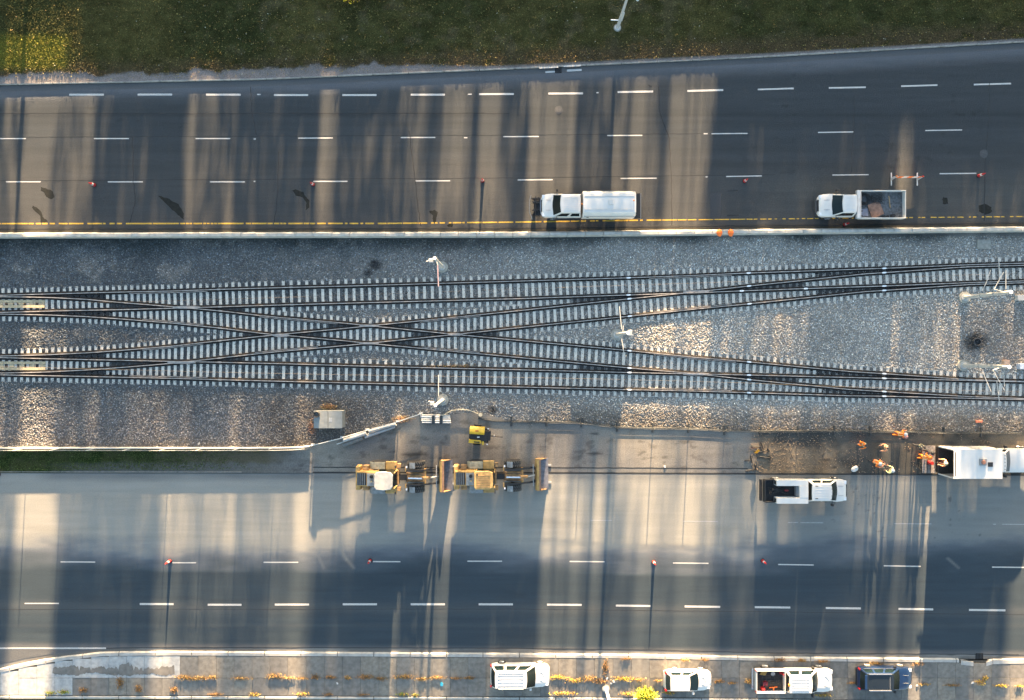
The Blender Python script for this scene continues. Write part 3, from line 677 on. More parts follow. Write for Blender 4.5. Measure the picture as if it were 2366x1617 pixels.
# shade on the upper road
T(400, 150, 560, [(-120, -4, 3), (0, 52, .9, 200), (116, 214, .75, 240), (216, 424, 4.5), (448, 470, 1.6), (470, 540, 1.3), (541, 732, 4), (590, 640, .9), (770, 934, 3), (935, 974, .9), (975, 1021, 1.5), (1079, 1101, 2.5),
               (1150, 1164, 1), (1164, 1198, 2.0), (1200, 1217, 3), (1326, 1345, 1.6), (1345, 1398, 2), (1398, 1442, .7), (1442, 1452, 2), (1504, 1524, 1.0), (1524, 1541, 2.2)])
T(400, 300, 560, [(1633, 2074, 4.5), (2112, 2420, 4.5)])
# tracks
T(800, 545, 905, [(-120, 52, 3), (150, 420, 3), (420, 760, 3), (760, 1100, 3), (1100, 1462, 3), (1645, 1742, 3), (1830, 2160, 3), (2222, 2420, 3), (100, 150, 1.2), (1560, 1645, .8), (1462, 1490, .6), (1742, 1830, 1.5), (2160, 2222, 1.7), (1880, 1990, 1)])
# yard
T(945, 900, 982, [(722, 1100, 1.4), (1100, 1420, 1.6), (1420, 1560, 1.1), (1560, 1740, 1.3), (1740, 2420, 1.2)])
T(1000, 905, 1110, [(-120, 44, 1.8), (124, 365, 2.4), (365, 432, 1.0), (432, 545, 2.4), (545, 705, 1.7), (722, 840, 2.2), (840, 890, 1.2), (890, 925, .6), (925, 1000, 1.4), (1000, 1130, 1.3), (1130, 1180, .9), (1180, 1252, 1.5), (1320, 1426, 2.6),
                 (1560, 1580, .6), (1662, 1738, 2.0), (1738, 1850, .5), (1850, 2040, 2.6), (2065, 2085, 1), (2112, 2250, 2.3), (2250, 2420, .9)])
# lower road
T(1350, 1100, 1760, [(-120, 27, 3.2), (127, 358, 4), (358, 376, 1), (376, 420, .55), (420, 488, 1.5), (488, 520, .9), (520, 622, 1.7), (622, 648, .7), (648, 672, .25), (706, 719, 1.2), (719, 850, 4, 1290), (719, 850, .8, 1110, 1290), (850, 912, 2.9), (919, 962, 3), (962, 1002, .9), (1002, 1042, .55), (1042, 1248, 4.2),
                  (1264, 1286, .7), (1300, 1318, .3), (1338, 1364, 1.3), (1384, 1408, 1.8), (1408, 1470, .9), (1500, 1560, .5), (1600, 1640, .6), (1640, 1700, 2.2), (1700, 2000, 2.8), (2000, 2030, 1.2), (2030, 2062, 2.5), (2062, 2076, .8), (2076, 2108, 1.8), (2112, 2122, .5), (2152, 2336, 3.2)])
v = np.concatenate(ROWV); nv = len(v)
me = bpy.data.meshes.new('caster_tree_row'); me.from_pydata(v.tolist()+TRK.v, [], np.arange(nv).reshape(-1, 4).tolist()+[tuple(i+nv for i in f) for f in TRK.f])
me.materials.append(m_crown); me.materials.append(m_bark); me.polygons.foreach_set('material_index', [0]*(nv//4)+[1]*len(TRK.f))
o = bpy.data.objects.new('caster_tree_row', me); COL.objects.link(o); tag(o, 'unseen row of autumn trees beyond the grass verge, crowns shaped to cast the shade bands', 'trees', None, 'stuff')
m_pole = mat('galvanised_pole', (.46, .47, .47), .5, .08, 4, metal=.1)
q = P(75, -195)
r_ = empty('utility_pole', (q[0], q[1], 0), label='thick timber utility pole just north of the picture above the lit grass', cat='pole')
MB().cyl((0, 0, -.2), (0, 0, 7), .20, .15, 10).build('shaft', m_bark, r_); MB().box(-.7, .7, -.05, .05, 6.5, 6.6).build('crossarm', m_bark, r_)
# ================================================================ vehicles
m_wp = mat('white_paint', (.61, .59, .56), .4, .05, 1.5, coat=.2)
m_wp2 = mat('white_paint_matt', (.52, .51, .49), .5, .04, 1.5)
m_blue = mat('dark_blue_paint', (.005, .021, .068), .3, .05, 2, coat=.6)
m_black = mat('black_plastic', (.015, .016, .018), .6, .2, 6)
m_tyre = mat('tyre_rubber', (.022, .022, .024), .85, .2, 8)
m_rim = mat('alloy_rim', (.45, .46, .47), .35, .1, 8, metal=.7)
m_glass = mat('tinted_glass', (.006, .013, .016), .16, .15, 2, spec=.22)
m_roofg = mat('black_roof_glass', (.010, .014, .018), .12, .1, 2, spec=.8)
m_red = mat('red_lamp', (.35, .01, .012), .3, .1, 5); m_lamp = mat('headlamp_lens', (.7, .72, .75), .15, .05, 5)
m_amber = mat('amber_lamp', (.7, .22, .03), .4, .1, 5)
m_chrome = mat('chrome', (.6, .6, .62), .2, .05, 5, metal=.9)
m_seam = mat('panel_seam', (.20, .21, .22), .6, .05, 5)
def vehicle(name, x0, x1, yc, face, label, cat, group=None):
    r = empty(name, ((x0+x1)/2, yc, 0), 0 if face > 0 else math.pi, label, cat, group); return r, (x1-x0)
def ring(x, w, zb, zs, zt, wt, crown_=.02):
    return [(x, -w*.92, zb), (x, -w, zb+.14), (x, -w, zs-.16), (x, -w*.965, zs), (x, -wt, zt-.02), (x, -wt*.6, zt+crown_), (x, 0, zt+crown_*1.4), (x, wt*.6, zt+crown_), (x, wt, zt-.02), (x, w*.965, zs), (x, w, zs-.16), (x, w, zb+.14), (x, w*.92, zb)]
def body(root, st, m_, name='body'):
    """st: list of (x, halfwidth, z_bottom, z_shoulder, z_top)"""
    return MB().loft([ring(x, w, zb, zs, zt, w*.88) for x, w, zb, zs, zt in st]).build(name, m_, root, smooth=True)
def wheels(root, xs, w, r=.36, tw=.24, rim=m_rim, dual=False):
    for x in xs:
        for s in (-1, 1):
            y = s*(w-tw/2)
            mb = MB()
            mb.loft([[(x+rr*math.cos(a), y+dy, r+rr*math.sin(a)) for a in [2*math.pi*i/20 for i in range(20)]] for rr, dy in ((r*.62, -tw/2), (r*.93, -tw/2), (r, -tw*.3), (r, tw*.3), (r*.93, tw/2), (r*.62, tw/2))])
            t = mb.build('wheel', m_tyre, root, smooth=True)
            rb = MB(); ys = y+s*tw*.36
            rb.loft([[(x+rr*math.cos(a), ys+s*dy, r+rr*math.sin(a)) for a in [2*math.pi*i/16 for i in range(16)]] for rr, dy in ((r*.62, 0), (r*.60, .05), (r*.3, .02), (r*.12, .06))])
            for k in range(5):
                a = 2*math.pi*k/5; rb.cyl((x, ys+s*.05, r), (x+r*.55*math.cos(a), ys+s*.06, r+r*.55*math.sin(a)), .03, .03, 4)
            rb.build('rim', rim, t)
def lerp3(a, b, t): return tuple(a[i]+(b[i]-a[i])*t for i in range(3))
def pane(root, A, B, D, C_, u0, u1, v0, v1, name='window', m_=m_glass, off_=.014, skew=0, bow=0):
    """quad on a face with bottom edge A-B and top edge D-C"""
    n = 7; f = lambda u, v: lerp3(lerp3(A, B, u), lerp3(D, C_, u), v)
    nv = (Vector(B)-Vector(A)).cross(Vector(D)-Vector(A)).normalized()
    pts = []
    top = [(u0+skew+(u1-u0-2*skew*0-skew)*i/n, v1) for i in range(n+1)]; bot = [(u0+(u1-u0)*i/n, v0) for i in range(n+1)]
    mb = MB(); rows = []
    for rr in (bot, top):
        rows.append([tuple(Vector(f(u, v))+nv*(off_+bow*math.sin(math.pi*i/n))) for i, (u, v) in enumerate(rr)])
    vs_ = rows[0]+rows[1]; mb.add(vs_, [(i, i+1, n+2+i, n+1+i) for i in range(n)])
    return mb.build(name, m_, root, smooth=True)
def cabin(root, xr0, xr1, xf1, xf0, w0, w1, zb, zt, m_, side, ribs=0, roofm=None, rear=True, rake=.0, roof_name='roof', scr_bow=.10):
    """greenhouse: bottom xr0..xf0 at zb, top xr1..xf1 at zt; windscreen bows forward"""
    k = 9
    def edge(xe, w, bow): return [(xe+bow*math.cos(math.pi/2*t_), w*t_) for t_ in np.linspace(-1, 1, k)]
    lowf = edge(xf0, w0, scr_bow); topf = edge(xf1, w1, scr_bow*.6)
    lowr = [(x, y) for x, y in [(xr0-.05*math.cos(math.pi/2*t_), w0*t_) for t_ in np.linspace(1, -1, k)]]
    topr = [(x, y) for x, y in [(xr1-.04*math.cos(math.pi/2*t_), w1*t_) for t_ in np.linspace(1, -1, k)]]
    r0 = [(x, y, zb) for x, y in lowf+lowr]; r1 = [(x, y, zt-.07) for x, y in topf+topr]
    r2 = [(x*.985+(xr1+xf1)/2*.015, y*.93, zt) for x, y in topf+topr]; r3 = [((x-(xr1+xf1)/2)*.55+(xr1+xf1)/2, y*.5, zt+.025) for x, y in topf+topr]
    cb = MB().loft([r0, r1]).build('cabin', m_, root, smooth=True)
    rf = MB().loft([r1, r2, r3]).build(roof_name, roofm or m_, root, smooth=True)
    # windscreen following the bow
    mb = MB(); a = [(x+.012, y*.93, zb+.03) for x, y in lowf]; b = [(x+.02, y*.93, zt-.075) for x, y in topf]
    mb.add(a+b, [(i, i+1, k+i+1, k+i) for i in range(k-1)]); ws = mb.build('windscreen', m_glass, root, smooth=True)
    if rear:
        mb = MB(); a = [(x-.012, y*.88, zb+.06+.0) for x, y in lowr]; b = [(x-.02, y*.88, zt-.09) for x, y in topr]
        mb.add(a+b, [(i, i+1, k+i+1, k+i) for i in range(k-1)]); mb.build('rear_window', m_glass, root, smooth=True)
    for s in (-1, 1):
        A, B = ((xr0, s*w0, zb), (xf0, s*w0, zb)); D, C_ = ((xr1, s*w1, zt-.07), (xf1, s*w1, zt-.07))
        for (u0, u1) in side:
            if s > 0: pane(root, B, A, C_, D, 1-u1, 1-u0, .10, .82)
            else: pane(root, A, B, D, C_, u0, u1, .10, .82)
    if ribs:
        for i in range(ribs):
            y = (i-(ribs-1)/2)*(w1*1.55/ribs)
            MB().box(xr1+.18, xf1-.22, y-.018, y+.018, zt+.01, zt+.042).build('roof_rib', m_, root)
    return cb, rf
def mirrors(root, x, w, z, m_=m_black, big=False):
    for s in (-1, 1):
        mb = MB(); l = .26 if big else .16
        mb.cyl((x, s*(w-.1), z), (x-.04, s*(w+l), z+.06), .025, .025, 5); mb.box(x-.14, x+.04, s*(w+l)-.10, s*(w+l)+.10, z-.02, z+(.3 if big else .17))
        mb.build('mirror', m_, root, bevel=.02)
def lamps(root, xf, xr, w, zf, zr, dx=.0):
    for s in (-1, 1):
        MB().box(xf-.30-dx, xf-.05-dx, s*(w-.24)-.13, s*(w-.24)+.13, zf-.12, zf+.035).build('headlight', m_lamp, root, bevel=.03)
        MB().box(xr-.02, xr+.10, s*(w-.10)-.07, s*(w-.10)+.07, zr-.3, zr+.05).build('taillight', m_red, root, bevel=.02)
def car_suv(name, x0, x1, yc, W, Ht, m_, label, roofm=None, ribs=0, side=((.03, .28), (.34, .60), (.66, .93)), rr=.38, hood=1.02, van=False):
    r, L = vehicle(name, x0, x1, yc, 1, label, 'car' , None); h = L/2; w = W/2
    body(r, [(-h, w*.80, .42, .85, .9), (-h+.10, w*.93, .30, .98, 1.04), (-h+.45, w, .24, 1.02, 1.10), (-.2*h, w, .22, 1.02, 1.10), (h-1.25, w, .22, hood-.02, hood+.04), (h-.65, w*.985, .24, hood-.08, hood-.03), (h-.25, w*.90, .28, hood-.2, hood-.14), (h-.06, w*.72, .34, hood-.34, hood-.28), (h, w*.55, .42, .62, .64)], m_)
    cabin(r, -h+.10, -h+.42, h-2.05, h-1.28, w*.95, w*.76, 1.0, Ht, m_, side, ribs, roofm)
    wheels(r, (-h+.95, h-.88), w+.02, rr); mirrors(r, h-1.62, w*.95, 1.0, m_ if m_ is not m_blue else m_black); lamps(r, h, -h, w, hood-.16, 1.0, .08)
    MB().box(-h-.03, -h+.14, -w*.8, w*.8, .30, .55).build('bumper', m_black if m_ is not m_wp else m_wp2, r, bevel=.04)
    MB().box(h-.16, h+.03, -w*.6, w*.6, .28, .50).build('bumper', m_black, r, bevel=.04)
    for y in (-w*.35, w*.35): MB().box(h-1.15, h-.45, y-.008, y+.008, hood+.005, hood+.03).build('hood_crease', m_seam, r)
    return r, h, w
# white estate SUV
r, h, w = car_suv('parked_car', -1.84, 3.27, -28.15, 1.95, 1.86, m_wp, 'big white boxy SUV parked on the paving left of the yellow-green bush', ribs=4)
for s in (-1, 1): MB().box(-h+.7, h-2.3, s*.72-.015, s*.72+.015, 1.885, 1.93).build('roof_rail', m_wp2, r)
# small white hatchback
r, h, w = car_suv('parked_car', 13.2, 17.27, -28.6, 1.72, 1.50, m_wp, 'small rounded white hatchback parked on the paving right beside the yellow-green bush', side=((.10, .50), (.56, .90)), rr=.31, hood=.92)
for s in (-1, 1): MB().box(-h-.01, -h+.16, s*(w-.12)-.08, s*(w-.12)+.08, .75, 1.12).build('taillight', m_red, r, bevel=.02)
# dark blue SUV
r, h, w = car_suv('parked_car', 29.95, 34.66, -28.4, 1.90, 1.66, m_blue, 'dark blue SUV with black glass roof and silver roof rails parked on the paving', roofm=m_roofg, rr=.37)
for s in (-1, 1):
    MB().box(-h+.55, h-2.25, s*.70-.03, s*.70+.03, 1.66, 1.74).build('roof_rail', m_chrome, r, bevel=.01)
    MB().box(-h+.35, h-1.6, s*(w*.965)-.02, s*(w*.965)+.02, 1.0, 1.05).build('window_trim', m_chrome, r)
MB().box(-h+.22, -h+.55, -.62, .62, 1.60, 1.66).build('rear_spoiler', m_blue, r, bevel=.02); MB().box(-.03, .0, -.6, .6, 1.695, 1.703).build('roof_seam', m_seam, r)
# ---------------------------------------------------------------- pickups
def pickup_front(r, h, w, m_, cab0, cab1, Ht=1.95, ribs=5, side=((.08, .44), (.52, .92)), hood=1.16, bedm=None, bed=True):
    # cab0/cab1: rear and front (windscreen base) of the cabin in local x
    st = [(-h+.1 if bed else cab0-.05, w*.97, .5, 1.14, 1.18), (cab0, w*.97, .45, 1.14, 1.18), (cab1-.2, w*.98, .42, hood-.02, hood+.04), (h-.9, w, .42, hood-.03, hood+.03), (h-.42, w*.965, .45, hood-.10, hood-.05), (h-.18, w*.88, .5, hood-.2, hood-.15), (h-.04, w*.74, .55, hood-.33, hood-.29), (h, w*.6, .6, hood-.45, hood-.42)]
    if not bed: body(r, st[1:], m_)
    else: body(r, st[1:], m_)
    cabin(r, cab0, cab0+.10, cab1-.72, cab1, w*.93, w*.76, 1.12, Ht, m_, side, ribs, None, scr_bow=.13)
    mirrors(r, cab1-.35, w*.95, 1.18, m_black, True)
    for s in (-1, 1): MB().box(h-.34, h-.07, s*(w-.26)-.15, s*(w-.26)+.15, hood-.42, hood-.13).build('headlight', m_lamp, r, bevel=.03)
    MB().box(h-.10, h+.02, -w*.5, w*.5, .62, hood-.24).build('grille', m_black, r, bevel=.03)
    MB().prism([(h-.35, -w*.97), (h-.12, -w*.86), (h+.04, -w*.62), (h+.08, -w*.3), (h+.08, w*.3), (h+.04, w*.62), (h-.12, w*.86), (h-.35, w*.97)], .44, .64).build('bumper', m_chrome, r)
    for y in (-w*.42, w*.42): MB().box(cab1+.15, h-.4, y-.012, y+.012, hood+.02, hood+.052).build('hood_crease', m_seam, r)
    MB().box(cab0+.9, cab0+.915, -w*.955, w*.955, 1.0, 1.13).build('door_gap', m_seam, r)
def open_bed(r, x0, x1, w, z0, z1, m_, liner, t=.07, gate=True, hb=None):
    MB().box(x0, x1, -w, w, z0-.12, z0).build('bed_floor', liner, r)
    for s in (-1, 1): MB().box(x0, x1, s*w-(t if s > 0 else 0), s*w+(t if s < 0 else 0), z0+.002, z1).build('bed_side', m_, r, bevel=.015)
    MB().box(x1-t, x1-.002, -w+t+.002, w-t-.002, z0+.002, z1+(hb or 0)).build('headboard', m_, r, bevel=.015)
    if gate: MB().box(x0+.002, x0+t, -w+t+.002, w-t-.002, z0+.002, z1-.02).build('tailgate', m_, r, bevel=.015)
m_liner = mat('bed_liner', (.02, .021, .022), .7, .4, 6); m_cargo = mat('cargo_dark', (.035, .035, .035), .8, .5, 9)
m_redp = mat('red_plastic', (.42, .02, .02), .5, .1, 5); m_or = mat('orange_plastic', (.80, .16, .02), .6, .1, 6); m_wood = mat('raw_wood', (.36, .24, .12), .8, .25, 8)
m_steel = mat('galvanised_steel', (.34, .36, .37), .45, .12, 3, metal=.3); m_rust = mat('rusty_plate', (.23, .13, .09), .8, .3, 4)
# G: white crew cab pickup on the pavement
r, L = vehicle('pickup_truck', 20.86, 27.72, -28.5, 1, 'white pickup on the paving with tools and red cans in its open bed', 'pickup truck'); h = L/2
pickup_front(r, h, .98, m_wp, -.75, 1.95); wheels(r, (-h+1.15, h-1.05), 1.0, .41, .27)
open_bed(r, -h+.12, -.80, .98, .80, 1.38, m_wp, m_liner)
MB().box(-h-.08, -h+.10, -.9, .9, .48, .68).build('bumper', m_chrome, r, bevel=.03); MB().box(-.80, -.62, -.10, .10, 1.96, 2.06).build('beacon', m_amber, r, bevel=.02)
for s in (-1, 1): MB().box(-h+.10, -h+.22, s*.9-.06, s*.9+.06, .95, 1.36).build('taillight', m_red, r)
rk = MB()
for i in range(5): rk.box(-h+.7+i*.34, -h+.73+i*.34, -.35, .55, 1.1, 1.13)
for j in range(5): rk.box(-h+.6, -h+2.2, -.35+j*.2, -.32+j*.2, 1.131, 1.155)
rk.build('wire_rack', m_cargo, r)
def loose(name, mb, m_, x, y, z, label, cat, group=None, rz=0):
    o = mb.build(name, m_, None, bevel=.012); o.location = (x, y, z); o.rotation_euler = (0, 0, rz); tag(o, label, cat, group); return o
gx, gy = (20.86+27.72)/2, -28.5
loose('fuel_can', MB().cyl((0, 0, 0), (0, 0, .36), .17, .15, 10).cyl((0, 0, .36), (0, 0, .42), .05, .04, 6), m_redp, gx-h+.8, gy-.70, .80, 'bright red round can in the rear corner of the white pickup bed', 'can')
loose('fuel_can', MB().box(-.2, .2, -.17, .17, 0, .4).cyl((.1, 0, .4), (.1, 0, .47), .04, .04, 6), mat('dark_red_plastic', (.16, .012, .02), .5, .2, 6), gx-h+.95, gy-.25, .80, 'dark red jerry can standing beside the bright red can in the pickup bed', 'can')
loose('traffic_cone', MB().box(-.17, .17, -.17, .17, 0, .03).cyl((0, 0, .03), (0, 0, .62), .13, .03, 12), m_redp, gx-.98, gy+.62, .80, 'red traffic cone stowed in the front corner of the open pickup bed', 'traffic cone')
loose('hard_hat', MB().ball((0, 0, 0), .16, .13, .12, 12, 6).cyl((0, 0, -.02), (0, 0, .0), .19, .19, 12), m_wp2, gx-1.75, gy+.52, .94, 'white hard hat lying among the tools in the pickup bed', 'hard hat')
loose('hand_tool', MB().box(-.35, .35, -.04, .04, 0, .05).box(-.05, .05, -.3, .04, .051, .1), m_or, gx-1.7, gy-.66, .82, 'orange handled tool lying in the pickup bed near its side', 'tool', rz=.1)
loose('safety_vest', MB().prism([(-.3, -.1), (.2, -.18), (.35, .1), (-.1, .2)], 0, .08), mat('amber_cloth', (.5, .3, .08), .8, .3, 9), gx-2.6, gy+.55, .84, 'crumpled yellow vest in the rear of the pickup bed', 'vest')
loose('hose', MB().tube([(-.9, .0, .05), (-.3, .1, .08), (.1, -.02, .05), (.2, .3, .1)], .035), m_cargo, gx-1.6, gy-.2, .80, 'black hose lying across the pickup bed floor', 'hose')
# C: white service pickup with side boxes
r, L = vehicle('pickup_truck', 21.45, 28.92, -12.12, 1, 'white service pickup with side toolboxes and black rear deck below the muddy yard', 'pickup truck'); h = L/2
pickup_front(r, h, .97, m_wp, .30, 2.72, ribs=5, side=((.1, .45), (.52, .93))); wheels(r, (-h+1.45, h-1.0), .99, .42, .27)
MB().box(-h+.25, .12, -.97, .97, .78, .90).build('deck', m_liner, r)
for s in (-1, 1):
    MB().box(-h+1.15, .13, s*.76-.25, s*.76+.25, .902, 1.72).build('toolbox', m_wp, r, bevel=.025); MB().box(-h+.30, -h+1.13, s*.95-.04, s*.95+.04, .902, 1.3).build('side_board', m_black, r)
    MB().box(-h+1.10, -h+1.15, s*.76-.16, s*.76+.16, 1.2, 1.6).build('box_latch', m_black, r)
MB().box(-.62, .128, -.505, .505, .902, 1.74).build('cross_toolbox', m_wp, r, bevel=.025); MB().box(-.80, -.63, -.45, .45, .902, 1.45).build('step_shelf', m_seam, r)
MB().box(-h, -h+.22, -.93, .93, .55, .80).build('bumper', m_black, r, bevel=.03); MB().box(-h+.25, -h+.31, -.9, .9, .905, 1.38).build('tailgate', m_black, r)
for i in range(5): MB().cyl((2.05-.05*abs(i-2), (i-2)*.30, 1.97), (2.05-.05*abs(i-2), (i-2)*.30, 2.01), .04, .03, 8).build('marker_lamp', m_seam, r)
for s in (-1, 1): MB().box(.62, .85, s*.52-.03, s*.52+.03, 1.97, 1.99).build('roof_vent', m_black, r)
cxx, cyy = (21.45+28.92)/2, -12.12
mb = MB()
for i in range(26): a = random.random()*6.28; mb.cyl((random.uniform(-.9, .9), random.uniform(-.35, .35), .05+random.random()*.2), (random.uniform(-.9, .9), random.uniform(-.35, .35), .1+random.random()*.25), .03, .03, 5)
loose('scrap_pile', mb, m_cargo, cxx-h+1.45, cyy, .92, 'tangle of black cables and rods heaped on the rear deck of the service pickup', 'scrap pile')
loose('fire_extinguisher', MB().cyl((0, 0, 0), (.3, 0, .02), .08, .08, 10).cyl((.3, 0, .02), (.36, 0, .02), .03, .03, 6), mat('dull_red', (.2, .02, .02), .6, .2, 6), cxx-1.75, cyy+.05, 1.25, 'small dull red extinguisher lying on the cable heap in the service pickup', 'extinguisher')
# B: white tipper pickup facing left
r, L = vehicle('tipper_truck', 26.42, 33.7, 12.47, -1, 'white tipper truck facing left with scrap and a rusty plate in its bed', 'truck'); h = L/2
pickup_front(r, h, 1.0, m_wp, .62, 2.55, ribs=4, side=((.1, .9),), hood=1.2); wheels(r, (-h+1.6, h-1.0), 1.05, .43, .3)
MB().box(-h+.25, .5, -.75, .75, .55, .98).build('chassis', m_black, r)
open_bed(r, -h, .28, 1.20, 1.02, 1.62, m_wp2, mat('bed_floor_steel', (.10, .105, .11), .6, .5, 5), t=.06, hb=.06)
MB().box(.285, .56, -1.20, 1.20, 1.3, 1.66).build('cab_shield', mat('brushed_panel', (.42, .46, .49), .4, .1, 3), r, bevel=.02)
for i in range(6): MB().box(.12, .22, -1.0+i*.4-.05, -1.0+i*.4+.05, 1.62, 1.69).build('stake_pocket', m_black, r)
bx, by = (26.42+33.7)/2, 12.47
def dn(x, y): return bx-x, by-y
o = loose('steel_plate', MB().prism([(-.6, -.55), (.5, -.62), (.62, .35), (.35, .62), (-.42, .7)], 0, .05), m_rust, *dn(-1.25, .42), 1.10, 'rusty brown steel plate lying in the tipper bed', 'plate', rz=.5)
mb = MB()
for rr, zz in ((.50, .05), (.44, .10), (.38, .13), (.46, .17), (.32, .2)): mb.tube([(rr*math.cos(a)*1.05, rr*math.sin(a), zz+.03*math.sin(3*a)) for a in np.linspace(0, 2*math.pi, 19)], .045, 5)
loose('hose_coil', mb, m_black, *dn(-.28, -.52), 1.04, 'coil of black hose in the front corner of the tipper bed', 'hose coil')
mb = MB()
for i in range(30): mb.cyl((random.uniform(-.55, .55), random.uniform(-.5, .5), .05+random.random()*.15), (random.uniform(-.55, .55), random.uniform(-.5, .5), .05+random.random()*.2), .025, .025, 4)
for i in range(4): mb.box(-.45+i*.27, -.40+i*.27, -.3, .3, .05, .12, rz=i)
loose('scrap_pile', mb, m_cargo, *dn(-1.35, -.60), 1.04, 'heap of thin black scrap metal beside the hose coil in the tipper bed', 'scrap pile')
for q, t in ((0, 'upper'), (1, 'lower')): loose('timber_offcut', MB().box(-.04, .04, -.26, .26, 0, .05), m_wood, *dn(-2.45-q*.06, -.55+q*.52), 1.04+.0*q, '%s of two short yellow timber offcuts near the tipper tailgate' % t, 'timber', rz=.15)
for q in range(3): loose('pipe_end', MB().cyl((0, 0, 0), (0, 0, .16+.1*(q == 2)), .13+.05*(q == 2), None, 12), m_black, *dn(-1.95-q*.32-.14*(q == 2), .98-.06*(q == 2)), 1.03, ['short black pipe nearest the rusty plate in the tipper bed', 'middle one of three short black pipes in the tipper bed', 'largest black pipe in the rear corner of the tipper bed'][q], 'pipe')
loose('grey_sheet', MB().prism([(-.35, -.3), (.35, -.3), (.3, .35), (-.3, .3)], 0, .04), mat('grey_plastic', (.2, .21, .26), .6, .2, 4), *dn(-.3, .62), 1.035, 'bluish grey plastic sheet in the tipper bed behind the cab', 'sheet')
MB().cyl((2.3-.5, -1.02, 1.35), (1.35, -1.45, 1.5), .015, .015, 5).build('aerial', m_black, r)
# A: white crew van truck with cap and rail gear
r, L = vehicle('maintenance_truck', 2.52, 10.72, 12.45, -1, 'long white maintenance truck with a white cap and black rail gear on its nose', 'truck'); h = L/2
pickup_front(r, h, 1.03, m_wp, .70, 3.15, Ht=2.05, ribs=7, side=((.05, .40), (.50, .90)), hood=1.25); wheels(r, (-h+2.0, h-1.05), 1.05, .44, .3)
mb = MB(); cs = []
for x in (-h+.22, -h+.30, -1.0, .54, .60):
    k = .97 if x in (-h+.22, .60) else 1
    cs.append([(x, -1.08*k, .62), (x, -1.10*k, 1.3), (x, -1.06*k, 1.95), (x, -.80*k, 2.33*k+.04), (x, 0, 2.42*k+.03), (x, .80*k, 2.33*k+.04), (x, 1.06*k, 1.95), (x, 1.10*k, 1.3), (x, 1.08*k, .62)])
MB().loft(cs).build('cap', m_wp, r, smooth=True)
for i in range(3): MB().box(-h+.35, .5, -.56+i*.56-.012, -.56+i*.56+.012, 2.40, 2.44).build('roof_rib', m_wp, r)
for s in (-1, 1): MB().box(-h+.3, .5, s*1.075-.01, s*1.075+.02, 1.93, 1.97).build('panel_seam', m_seam, r)
MB().box(-1.95, -1.55, -.22, .16, 2.43, 2.53).build('roof_hatch', m_wp2, r, bevel=.02)
MB().cyl((-h+.42, -.18, 2.4), (-h+.42, -.18, 2.52), .07, .05, 10).build('beacon', m_amber, r); MB().cyl((.66, .05, 2.05), (.66, .05, 2.2), .09, .06, 10).build('beacon', m_amber, r)
MB().box(-h-.36, -h+.2, -1.08, 1.08, .7, 1.05).build('bumper', m_black, r, bevel=.03); MB().box(-h+.10, -h+.21, -.9, .9, .96, 2.1).build('rear_door', m_black, r)
MB().box(-h-.42, -h-.365, -1.08, 1.08, .72, 1.0).build('bumper_rail', m_seam, r)
for s in (-1, 1):
    MB().box(.9, 3.0, s*1.09-.09, s*1.09+.09, .42, .48).build('side_step', m_black, r); MB().box(.05, .25, s*1.10-.012, s*1.10+.012, 1.45, 1.62).build('vent', m_black, r)
hr = MB(); hr.box(h+.0, h+.62, -.7, .75, .40, .52).box(h+.05, h+.85, -.75, -.68, .55, .62).box(h+.05, h+.85, .68, .75, .55, .62).box(h+.15, h+.3, -.8, .8, .5, .7).box(h+.45, h+.52, -.85, .85, .75, .85)
for s in (-1, 1): hr.cyl((h+.55, s*.62, .35), (h+.55, s*.78, .35), .2, .2, 12).box(h+.1, h+.7, s*.3-.05, s*.3+.05, .6, .85).cyl((h+.2, s*.45, .7), (h+.8, s*.35, .9), .05, .05, 6)
hr.build('rail_gear', m_black, r); MB().loft([[(h+.86, -.95, .5), (h+.90, -.95, .5), (h+.90, -.95, .85), (h+.86, -.95, .85)], [(h+.98, -.5, .5), (h+1.02, -.5, .5), (h+1.02, -.5, .85), (h+.98, -.5, .85)], [(h+.98, .5, .5), (h+1.02, .5, .5), (h+1.02, .5, .85), (h+.98, .5, .85)], [(h+.74, 1.1, .5), (h+.78, 1.1, .5), (h+.78, 1.1, .85), (h+.74, 1.1, .85)]]).build('front_guard', m_seam, r)
# D: white box truck at the right edge
x0, x1, yc = 36.86, 45.3, -9.52
r, L = vehicle('box_truck', x0, x1, yc, 1, 'white box truck at the right edge with open rear and lowered wooden tail lift', 'truck'); lx = lambda q: q-(x0+x1)/2
b0, b1 = lx(36.86), lx(40.92)
MB().box(b0, b1, -1.2, 1.2, .78, .9).build('box_floor', m_cargo, r)
for s in (-1, 1): MB().box(b0, b1, s*1.2-.03, s*1.2+.03, .902, 3.22).build('box_side', m_wp, r, bevel=.01)
MB().box(b1-.04, b1, -1.168, 1.168, .902, 3.22).build('box_front', m_wp, r); MB().box(b0, b1, -1.23, 1.23, 3.222, 3.28).build('box_roof', m_wp, r, bevel=.015)
MB().box(b0-.04, b0+.04, -1.23, -1.12, .9, 3.28).build('door_post', m_wp2, r); MB().box(b0-.04, b0+.04, 1.12, 1.23, .9, 3.28).build('door_post', m_wp2, r)
MB().box(b0+.10, b0+.16, -1.0, 1.0, 3.281, 3.30).build('roof_gasket', m_black, r)
mb = MB(); mb.box(b1-1.95, b1-1.37, -.10, .46, 3.281, 3.42); mb.build('roof_fan', m_seam, r, bevel=.02); MB().cyl((b1-1.66, .18, 3.42), (b1-1.66, .18, 3.46), .2, .17, 12).build('fan_cap', mat('brown_cap', (.25, .12, .08), .6, .2, 5), r)
MB().box(b1-1.22, b1-.82, -.22, .16, 3.281, 3.33).build('roof_hatch', m_black, r, bevel=.01)
hh = x1-(x0+x1)/2
